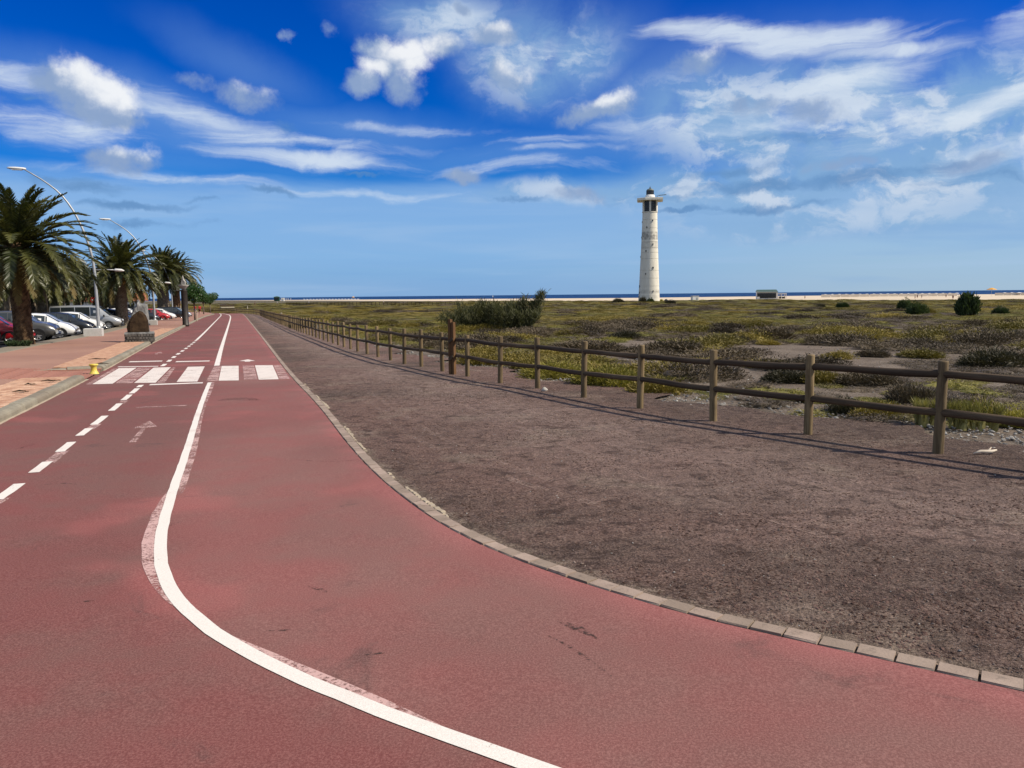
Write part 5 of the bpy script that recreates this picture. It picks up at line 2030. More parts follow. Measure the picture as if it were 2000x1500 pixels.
p = at(363, 635, .13)
t = thing('brown_column', 'dark brown round column topped by a pale bowl and fin', 'column', p)
m = MB()
m.lathe([(.29, -.1), (.29, .05), (.265, .08), (.265, 3.05), (.28, 3.08), (.28, 3.14)], 28)
link('shaft', m.mesh('shaft', 'column_brown', True), t)
m = MB()
m.lathe([(.14, 3.14), (.2, 3.25), (.36, 3.42), (.46, 3.56), (.44, 3.58), (.3, 3.48), (.1, 3.42)], 24)
link('bowl', m.mesh('bowl', 'bronze_grey', True), t)
m = MB()
pr = [(-.1, 3.45), (-.24, 3.7), (-.16, 4.0), (-.02, 4.42), (.06, 4.1), (.22, 3.85), (.2, 3.6), (.1, 3.45)]
m2 = blob_prism(pr, -.09, .09, 12, .008, 3)
link('fin', m2.mesh('fin', 'bronze_grey'), t)

p = at(184, 731, .015)
t = thing('bollard', 'small yellow waisted bollard at the dropped kerb', 'bollard', p)
m = MB()
m.lathe([(.142, -.01), (.142, .02), (.125, .04), (.095, .09), (.078, .16), (.082, .21), (.105, .25), (.128, .265), (.128, .295), (.11, .305), (.02, .308)], 24)
link('body', m.mesh('body', 'yellow_paint', True), t)
m = MB()
m.lathe([(.165, -.012), (.165, .006), (.15, .012)], 24)
link('base_plate', m.mesh('base_plate', 'dark_metal', True), t)
t.scale = (.86, .86, .9)

p = at(349.5, 619, .13)
t = thing('notice_stand', 'small pale wooden notice stand behind the brown column', 'notice stand', p, R(-12))
for sx in (-.36, .36):
    m = MB()
    m.box((sx, 0, .8), (.09, .09, 1.75))
    m.attr['along'] = [0.0] * len(m.v)
    link('leg', m.mesh('leg', 'wood_pale'), t)
for zz in (.5, 1.3):
    m = MB()
    m.box((0, -.02, zz), (.66, .05, .5 if zz > 1 else .3))
    m.attr['along'] = [1.0] * len(m.v)
    link('board', m.mesh('board', 'wood_pale'), t)
p = at(190, 612)
t = thing('road_sign', 'small round red and white sign on a pole among the car park palms', 'sign', Vector((-47.5, 88, gz(88))), R(15))
m = MB()
m.lathe([(.04, 0), (.04, 2.9)], 8)
link('pole', m.mesh('pole', 'lamp_steel'), t)
m = MB()
m.lathe([(.36, -.05), (.36, -.03)], 24, (0, 0, 2.6), 'y')
dsc = link('disc', m.mesh('disc', 'sign_red'), t)
m = MB()
m.box((0, -.055, 2.6), (.46, .012, .12))
link('bar', m.mesh('bar', 'white_wall'), dsc)

# scraps of dry palm leaf lying on the brick band
for (px, py, w, lab) in ((40, 766, .5, 'dry brown palm scrap on the bricks nearest the camera'), (96, 745, .6, 'dry brown palm scrap on the bricks before the dropped kerb'),
                         (55, 752, .25, 'small dry leaf scrap between two larger ones on the bricks'), (200, 711, .7, 'long dry leaf scrap at the far side of the dropped kerb'), (190, 702, .9, 'thin dry frond lying on the bricks beyond the ramp')):
    p = at(px, py, .15)
    t = thing('leaf_scrap', lab, 'leaf scrap', p, rng.uniform(-.2, .2), 'dry leaf scraps on the bricks')
    m = MB()
    r = random.Random(px)
    w *= .62
    m.tube([(-w * .5, 0, .01), (-w * .1, .03, .03), (w * .5, -.02, .012)], [.006, .018, .005], 5)
    for q in range(9):
        x = r.uniform(-.4, .4) * w
        m.face([(x, 0, .015), (x + .07, r.uniform(-.07, .07), .03), (x + .14, r.uniform(-.07, .07), .008), (x + .06, .02, .012)])
    link('blade', m.mesh('blade', 'brown_leaf'), t)


# ------------------------------------------------------------------ cars
def loft_car(stations, gl_side, gl_front, gl_rear, wheels, wr=.32, label='', mirror_x=.75, light_z=(.62, .74)):
    """stations: x, sill, belt, roof, half width, roof half width. Returns the car's root with all parts."""
    t = thing('car', label, 'car')
    ring = 8

    def sect(st):
        x, zs, zb, zr, w, rw = st
        return [(w * .86, zs), (w * .98, zs + .12), (w, zs + (zb - zs) * .55), (w * .965, zb), (rw + (w * .965 - rw) * .08, zr - (zr - zb) * .12), (rw * .93, zr - .012), (rw * .55, zr + .022), (0, zr + .03)]
    m = MB()
    for st in stations:
        pts4 = sect(st)
        full = pts4 + [(-y, z) for (y, z) in pts4[-2::-1]]
        for (y, z) in full:
            m.v.append((st[0], y, z))
    n = ring * 2 - 1
    for i in range(len(stations) - 1):
        for j in range(n - 1):
            m.f.append((i * n + j, i * n + j + 1, (i + 1) * n + j + 1, (i + 1) * n + j))
    m.f.append(tuple(range(n)))
    m.f.append(tuple((len(stations) - 1) * n + j for j in reversed(range(n))))
    for i in range(len(stations) - 1):
        m.f.append((i * n + n - 1, i * n, (i + 1) * n, (i + 1) * n + n - 1))
    body = link('body', m.mesh('body', 'car_white', True), t)

    def pane(q, name='window', push=.012, ins=.06, mat='car_glass'):
        q = [Vector(a) for a in q]
        c = sum(q, Vector()) / 4
        nn = (q[1] - q[0]).cross(q[3] - q[0]).normalized()
        if nn.dot(c - Vector((c.x * .6, 0, .6))) < 0:
            nn = -nn
        e = [a.lerp(c, ins) + nn * push for a in q]
        e2 = [a.lerp(c, ins) - nn * .02 for a in q]
        mm = MB()
        mm.face(e)
        for k in range(4):
            mm.face([e[k], e[(k + 1) % 4], e2[(k + 1) % 4], e2[k]])
        return link(name, mm.mesh(name, mat), t)

    def P(i, j, sg=1):
        y, z = sect(stations[i])[j]
        return (stations[i][0], y * sg, z)
    for (i, j) in gl_side:
        for sg in (-1, 1):
            pane([P(i, 3, sg), P(j, 3, sg), P(j, 4, sg), P(i, 4, sg)])
    for (i, j), nm in ((gl_front, 'windscreen'), (gl_rear, 'rear_window')):
        if i is not None:
            pane([P(i, 5, 1), P(i, 5, -1), P(j, 5, -1), P(j, 5, 1)], nm, .03, .05)
    W = max(s[4] for s in stations)
    xf, xb = stations[-1][0], stations[0][0]
    for x in wheels:
        for sg in (-1, 1):
            w = link('wheel', None, t, (x, sg * (W - .10), wr))
            w.empty_display_size = .1
            mm = MB()
            mm.lathe([(wr * .64, -.09), (wr * .95, -.1), (wr, -.06), (wr, .06), (wr * .95, .1), (wr * .64, .09)], 20, axis='y', cap=False)
            link('tyre', mm.mesh('tyre', 'tyre_rubber', True), w)
            mm = MB()
            mm.lathe([(wr * .66, -.085), (wr * .60, -.07)], 20, axis='y', cap=False)
            mm.lathe([(wr * .66, .085), (wr * .60, .07)], 20, axis='y', cap=False)
            for s6 in range(7):
                a = s6 * 2 * math.pi / 7
                M = Matrix.Rotation(a, 3, 'Y')
                mm.box(M @ Vector((wr * .33, 0, 0)), (wr * .6, .13, wr * .17), M)
            mm.lathe([(wr * .16, -.08), (wr * .16, .08)], 10, axis='y')
            link('rim', mm.mesh('rim', 'alloy'), w)
            mm = MB()
            mm.lathe([(wr * .645, -.04), (wr * .645, .04)], 16, axis='y')
            link('hub_well', mm.mesh('hub_well', 'black_plastic'), w)
            mm = MB()       # dark wheel opening let into the body side
            nseg = 12
            yo = sg * (W + .006)
            yi = sg * (W - .03)
            zc = wr
            arc = [(x + (wr + .055) * math.cos(math.pi * q / nseg), zc - .02 + (wr + .055) * math.sin(math.pi * q / nseg)) for q in range(nseg + 1)]
            arc2 = [(x + (wr - .02) * math.cos(math.pi * q / nseg), zc - .02 + (wr - .02) * math.sin(math.pi * q / nseg)) for q in range(nseg + 1)]
            for q in range(nseg):
                mm.face([(arc[q][0], yo, arc[q][1]), (arc[q + 1][0], yo, arc[q + 1][1]), (arc2[q + 1][0], yo, arc2[q + 1][1]), (arc2[q][0], yo, arc2[q][1])])
                mm.face([(arc[q][0], yo, arc[q][1]), (arc[q + 1][0], yo, arc[q + 1][1]), (arc[q + 1][0], yi, arc[q + 1][1]), (arc[q][0], yi, arc[q][1])])
            link('wheel_arch', mm.mesh('wheel_arch', 'black_plastic'), t)
    # lamps follow the corners of the body
    fr, rr = stations[-2], stations[1]
    for sg in (-1, 1):
        mm = MB()
        mm.box((fr[0] - .10, sg * fr[4] * .80, light_z[0] - .0), (.34, fr[4] * .30, .11), Matrix.Rotation(sg * R(-16), 3, 'Z') @ Matrix.Rotation(R(14), 3, 'Y'), .7)
        link('headlight', mm.mesh('headlight', 'lamp_glass'), t)
        mm = MB()
        mm.box((rr[0] - .0, sg * rr[4] * .86, light_z[1] + .1), (.18, rr[4] * .24, .24), None, .85)
        link('tail_light', mm.mesh('tail_light', 'red_lens'), t)
        mm = MB()
        mm.box((mirror_x, sg * (W + .07), stations[5][2] + .05), (.12, .17, .12), None, .8)
        link('mirror', mm.mesh('mirror', 'black_plastic'), t)
    mm = MB()
    mm.box((xf - .02, 0, .31), (.12, W * 1.5, .13), None, .9)
    link('grille', mm.mesh('grille', 'black_plastic'), t)
    mm = MB()
    mm.box((xb + .02, 0, .55), (.09, .5, .11))
    link('number_plate', mm.mesh('number_plate', 'white_wall'), t)
    return t


hatch_st = [(-2.02, .34, .72, .76, .74, .62), (-1.94, .27, .92, 1.0, .83, .64), (-1.62, .22, .95, 1.38, .86, .58), (-.95, .2, .94, 1.47, .875, .60), (-.05, .2, .92, 1.49, .88, .61),
            (.52, .2, .90, 1.42, .88, .59), (1.20, .2, .88, .97, .88, .68), (1.62, .22, .80, .86, .86, .64), (1.92, .26, .62, .70, .80, .55), (2.04, .33, .52, .56, .70, .45)]
hatch = loft_car(hatch_st, [(2, 3), (3, 4), (4, 5), (5, 6)], (5, 6), (2, 1), (-1.28, 1.27), label='x')
suv_st = [(-2.12, .42, .84, .90, .78, .66), (-2.05, .34, 1.05, 1.15, .88, .68), (-1.78, .28, 1.06, 1.56, .91, .62), (-1.0, .26, 1.05, 1.65, .92, .65), (0, .26, 1.03, 1.66, .92, .66),
          (.52, .26, 1.02, 1.58, .92, .63), (1.18, .26, 1.0, 1.08, .92, .74), (1.68, .28, .94, 1.0, .90, .70), (2.02, .32, .78, .86, .86, .62), (2.14, .42, .64, .70, .76, .5)]
suv = loft_car(suv_st, [(2, 3), (3, 4), (4, 5), (5, 6)], (5, 6), (2, 1), (-1.33, 1.33), wr=.35, label='x', light_z=(.74, .9))
van_st = [(-2.55, .42, 1.0, 1.84, .86, .76), (-2.50, .34, 1.12, 1.93, .93, .80), (-1.75, .3, 1.12, 1.96, .95, .82), (-.75, .3, 1.12, 1.97, .95, .82), (.35, .3, 1.12, 1.96, .95, .82),
          (.95, .3, 1.10, 1.88, .95, .79), (1.72, .3, 1.06, 1.14, .95, .78), (2.10, .32, .94, 1.02, .93, .74), (2.46, .36, .72, .82, .86, .6), (2.55, .44, .6, .66, .78, .5)]
van = loft_car(van_st, [(1, 2), (2, 3), (3, 4), (4, 5), (5, 6)], (5, 6), (None, None), (-1.6, 1.62), wr=.34, label='x', mirror_x=1.35, light_z=(.78, 1.1))
protos = {'hatch': (hatch, 1.27, .80), 'suv': (suv, 1.33, .84), 'van': (van, 1.62, .87)}
used = set()
ROW0 = Vector(G2(119, 661.5))
ROW_U = Vector((-.327, .945))
ROW_H = Vector((.945, .327))


def park_car(kind, colour, along, fwd, label, group='cars parked along the promenade', turn=0.0, reverse=False):
    proto, fx, hy = protos[kind]
    c = proto if kind not in used else copy_tree(proto)
    used.add(kind)
    wheel = ROW0 + ROW_U * along + ROW_H * fwd
    pos = wheel - ROW_H * fx + Vector((-ROW_H.y, ROW_H.x)) * hy
    c.location = (pos.x, pos.y, gz(pos.y) - .012)
    sl = math.atan2(gz(pos.y + .327 * 1.3) - gz(pos.y - .327 * 1.3), 2.6)
    c.rotation_euler = (0, 0, math.atan2(ROW_H.y, ROW_H.x) + turn + (math.pi if reverse else 0))
    c['label'] = label
    c['category'] = 'car' if kind != 'van' else 'van'
    c['group'] = group
    c.name = 'parked_car' if kind != 'van' else 'parked_van'
    for ch in c.children:
        if ch.name.startswith('body'):
            override(ch, 'car_' + colour)
    return c


def lane_cars():
    front = [('hatch', 'silver', -11.4, -1.3, 'silver car cut by the left edge in front of the dark green one'),
             ('suv', 'green', -9.0, -1.9, 'dark green grey sport utility car behind the nearest palm trunk'),
             ('hatch', 'red', -6.6, -.9, 'bright red car with its nose showing right of the nearest palm trunk'),
             ('suv', 'grey', -4.3, -.2, 'dark grey car between the red car and the white hatchback'),
             ('hatch', 'white', 0.0, 0.0, 'white hatchback with alloy wheels nearest the first street lamp, whole side in view'),
             ('hatch', 'black', 7.2, -.3, 'black hatchback with silver wheels behind the white hatchback'),
             ('hatch', 'white', 11.8, -.4, 'white hatchback half hidden behind the black hatchback'),
             ('van', 'silver', 19.0, -.3, 'silver passenger van with dark side windows behind the first street lamp'),
             ('suv', 'blue', 24.2, .2, 'dark blue sport utility car between the silver van and the second palm'),
             ('hatch', 'black', 34.0, -.4, 'black car behind the second palm trunk'),
             ('hatch', 'wine', 38.5, -.8, 'wine red car left of the carved stone'),
             ('suv', 'white', 42.0, -.8, 'white sport utility car left of the carved stone beyond the wine red one'),
             ('hatch', 'black', 47.0, 0, 'black car hidden behind the carved stone'),
             ('hatch', 'red', 54.0, 0.6, 'red car between the carved stone and the third palm'),
             ('hatch', 'white', 57.5, 1.0, 'white car just left of the third palm trunk'),
             ('suv', 'black', 66.0, 2.0, 'black car right of the third palm trunk'),
             ('hatch', 'silver', 72.0, 2.0, 'silver car behind the notice stand and the farthest lamp')]
    for a in front:
        park_car(*a)
    back = [('hatch', 'white', -4.0, -9.5, 'white car in the second row left of the nearest palm'),
            ('van', 'white', 3.5, -13.5, 'white van at the left edge of the second row with red tail light', True),
            ('hatch', 'black', 6.0, -8.0, 'black car in the second row right of the nearest palm'),
            ('hatch', 'silver', 11.0, -9.0, 'silver car roof in the second row behind the white hatchback'),
            ('suv', 'black', 15.5, -8.0, 'black sport utility car in the second row left of the silver van'),
            ('van', 'white', 34.0, -10.0, 'white van in the second row behind the dark blue car', True),
            ('hatch', 'blue', 29.0, -7.5, 'dark blue car in the second row behind the silver van'),
            ('suv', 'silver', 44.0, -8.5, 'silver sport utility car in the second row behind the wine red car'),
            ('van', 'white', 62.0, -7.5, 'tall white van behind the third palm'),
            ('hatch', 'red', 50.0, -9.0, 'red car in the second row behind the carved stone')]
    for a in back:
        park_car(*a[:5], group='cars in the second row', reverse=len(a) > 5)


lane_cars()

# low building with a terracotta roof glimpsed between the palms
t = thing('house', 'low white house with terracotta roof glimpsed behind the palms', 'house', (-112, 205, gz(205) - .4), R(20))
m = MB()
m.box((0, 0, 1.6), (26, 9, 3.4))
link('wall', m.mesh('wall', 'white_wall'), t)
m = MB()
m.grid([[(-14, -5.4, 3.2), (14, -5.4, 3.2)], [(-14, 0, 5.4), (14, 0, 5.4)], [(-14, 5.4, 3.2), (14, 5.4, 3.2)]])
m.face([(-13.9, -5.2, 3.25), (-13.9, 0, 5.3), (-13.9, 5.2, 3.25)])
m.face([(13.9, -5.2, 3.25), (13.9, 5.2, 3.25), (13.9, 0, 5.3)])
link('roof', m.mesh('roof', 'terracotta'), t)
for k in range(6):
    m = MB()
    m.box((-10.5 + 4.2 * k, -4.52, 1.6), (1.5, .08, 1.5))
    link('window', m.mesh('window', 'dark_glass'), t)
spray_bush('hedge', 'dark green hedge closing the back of the car park', 'hedge', 60, 601, 420, 9, 'leaf_green', 120, 31, .4, 60, .5, .2)

# ------------------------------------------------------------------ lighthouse
p = at(1267.5, 588.3)
k = p.y / 1500
LH = thing('lighthouse', 'tall weathered white lighthouse tower beyond the scrub', 'lighthouse', p)
H = lambda py: (588.3 - py) * k
R0, R1 = 20.6 * k, 14.0 * k
zt = H(418.5)
m = MB()
prof = [(R0 * 1.0, -1.0)]
courses = [0, H(571), H(560), H(545), H(530), H(508), H(496), H(487), H(476), H(465), H(450), H(434), zt]
for i, z in enumerate(courses):
    u = z / zt
    rr = R0 + (R1 - R0) * (1 - (1 - u) ** 1.25)
    prof.append((rr, z))
    if 0 < i < len(courses) - 1:
        prof += [(rr - .10, z + .03), (rr - .10, z + .22), (rr - .002, z + .25)]
m.lathe(prof, 48)
tower = link('tower', m.mesh('tower', 'tower_plaster', False), LH)
tower.data.polygons.foreach_set('use_smooth', [True] * len(tower.data.polygons))
try:
    tower.data.set_sharp_from_angle(angle=R(25))
except Exception:
    pass


def tower_r(z):
    u = min(1, z / zt)
    return R0 + (R1 - R0) * (1 - (1 - u) ** 1.25)


to_cam = math.atan2(-p.y, -p.x)
for (px, py, wpx, hpx) in ((1272.8, 435.5, 1.5, 2.8), (1262, 448, 1.5, 3), (1273.8, 480, 1.4, 2.2), (1261, 492.5, 1.5, 3), (1274.6, 524.5, 1.6, 3.8), (1260.8, 536, 1.5, 3), (1275.2, 569, 1.4, 2.5), (1249.2, 560, 1.6, 5), (1249, 572, 1.6, 4), (1248.6, 580, 1.6, 4), (1252.2, 437, 1.2, 2.5), (1250.6, 466, 1.2, 3), (1249.6, 503, 1.2, 3)):
    z = H(py)
    rr = tower_r(z)
    off = max(-.985, min(.985, (px - 1267.5) * k / rr))
    a = to_cam + math.asin(off)
    c = Vector((math.cos(a) * (rr - .05), math.sin(a) * (rr - .05), z))
    m = MB()
    m.box((0, 0, 0), (.5, wpx * k * 1.25, hpx * k), None)
    w = link('window', m.mesh('window', 'dark_glass'), LH, c, (0, 0, a))
    m = MB()
    m.box((.2, 0, -hpx * k / 2 - .1), (.3, wpx * k * 1.6, .12))
    link('sill', m.mesh('sill', 'white_wall'), w)
# glazed room under the gallery
z0, z1 = zt, H(398)
m = MB()
m.lathe([(R1 * .93, z0 - .2), (R1 * .95, z1)], 12, phase=to_cam + R(15))
room = link('watch_room', m.mesh('watch_room', 'dark_glass'), LH)
for j in range(6):
    a = to_cam + R(2 + 60 * j)
    m = MB()
    m.box((0, 0, (z0 + z1) / 2), (.9, 1.15 if j % 2 else .8, z1 - z0))
    link('pillar', m.mesh('pillar', 'tower_plaster'), LH, (math.cos(a) * R1 * .97, math.sin(a) * R1 * .97, 0), (0, 0, a))
gr = MB()
for j in range(30):
    a = 2 * math.pi * j / 30
    gr.box((math.cos(a) * R1 * .985, math.sin(a) * R1 * .985, (z0 + z1) / 2), (.12, .12, z1 - z0), Matrix.Rotation(a, 3, 'Z'))
for z in (z0 + (z1 - z0) * q for q in (.12, .3, .5, .7, .88)):
    gr.lathe([(R1 * .97, z - .07), (R1 * .995, z - .07), (R1 * .995, z + .07), (R1 * .97, z + .07)], 30, cap=False)
link('window_grid', gr.mesh('window_grid', 'dark_metal'), room)
m = MB()
m.lathe([(R1 * 1.03, z0 - .35), (R1 * 1.06, z0 - .3), (R1 * 1.06, z0), (R1 * 1.0, z0 + .05)], 40)
link('ledge', m.mesh('ledge', 'tower_plaster'), LH)
# square gallery slab turned towards the path
S = 24.2 * k
m = MB()
zz0, zz1 = H(398), H(393.6)
for z, s8 in ((zz0, .97), (zz0 + .12, 1.0), (zz1, 1.0), (zz1 + .1, .985)):
    for (dx, dy) in ((-1, -.62), (-.36, -1), (1, -.80), (1, .8), (.36, 1), (-1, .8)):
        m.v.append((dx * S * s8, dy * S * s8, z))
for q in range(3):
    for j in range(6):
        j2 = (j + 1) % 6
        m.f.append((q * 6 + j, q * 6 + j2, q * 6 + 6 + j2, q * 6 + 6 + j))
m.f.append((5, 4, 3, 2, 1, 0))
m.f.append(tuple(18 + j for j in range(6)))
link('gallery', m.mesh('gallery', 'tower_plaster'), LH, None, (0, 0, to_cam + math.pi / 2))
m = MB()
m.lathe([(9.8 * k, zz1 + .05), (9.0 * k, H(390)), (8.2 * k, H(386.4))], 32)
link('lantern_base', m.mesh('lantern_base', 'white_wall', True), LH)
m = MB()
m.lathe([(6.9 * k, H(386.4)), (6.9 * k, H(378.6))], 16)
lan = link('lantern', m.mesh('lantern', 'dark_glass'), LH)
m = MB()
for j in range(16):
    a = 2 * math.pi * j / 16
    m.box((math.cos(a) * 7.0 * k, math.sin(a) * 7.0 * k, H(382.5)), (.14, .14, 7.9 * k), Matrix.Rotation(a, 3, 'Z'))
for py in (386.2, 382.4, 378.8):
    m.lathe([(6.85 * k, H(py) - .1), (7.25 * k, H(py) - .1), (7.25 * k, H(py) + .1), (6.85 * k, H(py) + .1)], 32, cap=False)
link('lantern_frame', m.mesh('lantern_frame', 'dark_metal'), lan)
simple('dome_grey', (0.10, 0.12, 0.11, 1), (0.17, 0.19, 0.17, 1), 2, 0.6, 0.4)
m = MB()
m.lathe([(7.4 * k, H(378.8)), (6.9 * k, H(377.4)), (5.4 * k, H(375.6)), (2.6 * k, H(374.5)), (1.0 * k, H(374))], 32)
link('dome', m.mesh('dome', 'dome_grey', True), LH)
m = MB()
m.lathe([(.5, H(374.2)), (.32, H(373.4)), (.42, H(372.8)), (.12, H(371.8)), (.05, H(369))], 12)
link('finial', m.mesh('finial', 'dark_metal', True), LH)
m = MB()
a = to_cam + math.pi / 2
m.box((S * .95, 0, H(387.2)), (15 * k, .7, .28), Matrix.Rotation(R(-4), 3, 'Y'))
m.box((S * .55, 0, H(389.6)), (.3, .3, 4.5 * k))
link('boom', m.mesh('boom', 'dome_grey'), LH, None, (0, 0, a))

# ------------------------------------------------------------------ beach buildings and far things
def far(px, py):
    q = at(px, py)
    return q, q.y / 1500


p, k = far(1497, 584)
t = thing('beach_bar', 'beach hut with green roof and dark glass front by the sand', 'beach hut', p, R(-14))
m = MB()
m.box((0, 0, 7.4 * k), (38 * k, 26 * k, 15 * k))
link('wall', m.mesh('wall', 'white_wall'), t)
m = MB()
m.box((-1 * k, -13.2 * k, 6.6 * k), (35 * k, .3, 9.6 * k))
link('glass_front', m.mesh('glass_front', 'dark_glass'), t)
for q in range(6):
    m = MB()
    m.box(((-18 + 6.8 * q) * k, -13.6 * k, 6.6 * k), (.18, .2, 10 * k))
    link('post', m.mesh('post', 'dark_metal'), t)
m = MB()
m.grid([[(-20 * k, -15.5 * k, 13.6 * k), (20 * k, -15.5 * k, 13.6 * k)], [(-18 * k, 3 * k, 18.2 * k), (18 * k, 3 * k, 18.2 * k)], [(-20 * k, 15.5 * k, 14.2 * k), (20 * k, 15.5 * k, 14.2 * k)]])
m.grid([[(-20 * k, -15.5 * k, 13.0 * k), (20 * k, -15.5 * k, 13.0 * k)], [(-20 * k, -15.5 * k, 13.6 * k), (20 * k, -15.5 * k, 13.6 * k)]])
link('roof', m.mesh('roof', 'green_roof'), t)
m = MB()
m.box((-16 * k, -14.2 * k, 2.4 * k), (5 * k, .6, 4.2 * k))
link('counter', m.mesh('counter', 'white_wall'), t)
p, k = far(1530, 583.6)
t = thing('beach_pavilion', 'open white pavilion beside the green roofed hut', 'pavilion', p + Vector((0, 8, 0)), R(-8))
m = MB()
m.box((0, 0, 9.8 * k), (27 * k, 16 * k, 1.6 * k))
link('roof', m.mesh('roof', 'white_wall'), t)
for sx in (-12.5, -4, 4, 12.5):
    for sy in (-7, 7):
        m = MB()
        m.box((sx * k, sy * k, 4.5 * k), (.35, .35, 9.1 * k))
        link('column', m.mesh('column', 'white_wall'), t)
m = MB()
m.box((-7 * k, 2 * k, 4.4 * k), (10 * k, 9 * k, 9 * k))
link('room', m.mesh('room', 'white_wall'), t)
m = MB()
m.box((6 * k, 1 * k, 2 * k), (11 * k, 8 * k, 3.8 * k))
link('counter', m.mesh('counter', 'dark_glass'), t)
p, k = far(1357, 587)
t = thing('white_cabin', 'small white cabin on the sand right of the lighthouse', 'cabin', p, R(12))
m = MB()
m.box((0, 0, 4.2 * k), (13 * k, 9 * k, 8.8 * k))
link('wall', m.mesh('wall', 'white_wall'), t)
m = MB()
m.box((0, 0, 8.9 * k), (14 * k, 10 * k, .5 * k))
link('roof', m.mesh('roof', 'white_wall'), t)
m = MB()
m.box((3 * k, -4.6 * k, 3.2 * k), (2.6 * k, .2, 6 * k))
link('door', m.mesh('door', 'box_grey'), t)
p, k = far(541, 588)
t = thing('green_kiosk', 'dark green beach kiosk with low pitched roof far left by the sea', 'kiosk', p, R(6))
m = MB()
m.box((0, 0, 3.7 * k), (9.5 * k, 8 * k, 7.6 * k))
link('wall', m.mesh('wall', 'kiosk_green'), t)
m = MB()
m.lathe([(9 * k, 7.4 * k), (7.6 * k, 8 * k), (.4 * k, 9.6 * k)], 4, phase=R(45))
link('roof', m.mesh('roof', 'green_roof'), t)
m = MB()
m.box((0, -4.1 * k, 4.6 * k), (6.5 * k, .2, 3.0 * k))
link('hatch', m.mesh('hatch', 'dark_glass'), t)
p, k = far(552.4, 588)
t = thing('white_cabin', 'white changing cabin just right of the green kiosk', 'cabin', p, R(6))
m = MB()
m.box((0, 0, 3.0 * k), (5.6 * k, 5 * k, 6.2 * k))
link('wall', m.mesh('wall', 'white_wall'), t)
m = MB()
m.box((0, -2.6 * k, 2.4 * k), (1.8 * k, .15, 4.4 * k))
link('door', m.mesh('door', 'box_grey'), t)
k4 = k
for (px, lab) in ((559, 'white slim sign board next to the changing cabin'), (563, 'white slim sign board second from the changing cabin'), (568, 'white slim sign board farthest from the changing cabin')):
    p, k = far(px, 587.6)
    t = thing('beach_sign', lab, 'sign board', p, R(6), 'sign boards by the kiosk')
    m = MB()
    m.box((0, 0, 2.2 * k), (.16, .16, 4.6 * k))
    link('pole', m.mesh('pole', 'white_wall'), t)
    m = MB()
    m.box((0, -.12, 3.6 * k), (1.5 * k, .1, 2.4 * k))
    link('panel', m.mesh('panel', 'white_wall'), t)


def parasol_mesh(w, h, mat):
    m = MB()
    m.lathe([(.06, 0), (.06, h)], 6)
    me = m.mesh('pole', 'white_wall')
    m2 = MB()
    m2.lathe([(w / 2, h * .80), (w / 2 * .98, h * .84), (w * .22, h * .97), (.05, h * 1.03)], 10)
    return me, m2.mesh('canopy', mat)


pm1 = parasol_mesh(3.2, 2.05, 'shade_cloth')


def parasol(pos, lab, group, sc5=1.0, meshes=pm1, cat='sunshade'):
    t = thing('sunshade', lab, cat, pos, 0, group)
    t.scale = (sc5,) * 3
    link('pole', meshes[0], t)
    link('canopy', meshes[1], t)
    return t


def sand_at(px, py):
    d = ray(px, py)
    tt = (-2.16 - CAM_Z) / d.z
    y = d.y * tt
    return Vector((d.x * tt, y, gz(y) + .02))


ORD = ['first', 'second', 'third', 'fourth', 'fifth', 'sixth', 'seventh', 'eighth', 'ninth', 'tenth', 'eleventh', 'twelfth', 'thirteenth', 'fourteenth', 'fifteenth', 'sixteenth',
       'seventeenth', 'eighteenth', 'nineteenth', 'twentieth', 'twenty first', 'twenty second']
px = 1612
while px < 1885:
    parasol(sand_at(px, 580.6 - (px - 1612) * .010), ORD[int((px - 1612) / 13.5 + .5)] + ' white sunshade from the left in the long row on the right beach', 'sunshades on the right hand beach', 1.05)
    px += 13.5
for px, wd in ((1962, 'nearest to'), (1976, 'second from'), (1990, 'farthest from')):
    parasol(sand_at(px, 577.2), 'white sunshade right of and ' + wd + ' the large orange parasol', 'sunshades at the far right', 1.05)
px = 594
while px < 704:
    parasol(sand_at(px, 587.2 + rng.uniform(-.2, .2)), ORD[int((px - 594) / 6.2 + .5)] + ' white sunshade from the left on the far left beach', 'sunshades on the left hand beach', .85)
    px += 6.2
simple('orange_tip', (0.7, 0.25, 0.03, 1), None, rough=.8)
pmo = parasol_mesh(5.2, 5.0, 'orange_cloth')
parasol(sand_at(1936, 580), 'large orange lifeguard parasol on the right hand beach', None, 1.0, pmo, 'parasol')
pmy = parasol_mesh(2.6, 3.6, 'orange_cloth')
parasol(sand_at(690, 587.4), 'orange lifeguard parasol among the white sunshades on the left', None, 1.1, pmy, 'parasol')
# low wind screens in front of the sunshades
for (a, b, py0, py1, lab) in ((1604, 1870, 580.9, 578.3, 'long pale wind screen in front of the row of sunshades'), (1943, 2010, 577.6, 577.0, 'pale wind screen at the far right of the beach')):
    A, B = sand_at(a, py0), sand_at(b, py1)
    t = thing('wind_screen', lab, 'wind screen', A)
    n = 14 if b - a > 100 else 4
    for q in range(n):
        u, v = A.lerp(B, q / n), A.lerp(B, (q + .94) / n)
        m = MB()
        dv = v - u
        m.box((u + v) / 2 - A + Vector((0, 0, 1.0)), (dv.length, .12, 2.0), Matrix.Rotation(math.atan2(dv.y, dv.x), 3, 'Z'))
        link('panel', m.mesh('panel', 'screen_cloth'), t)

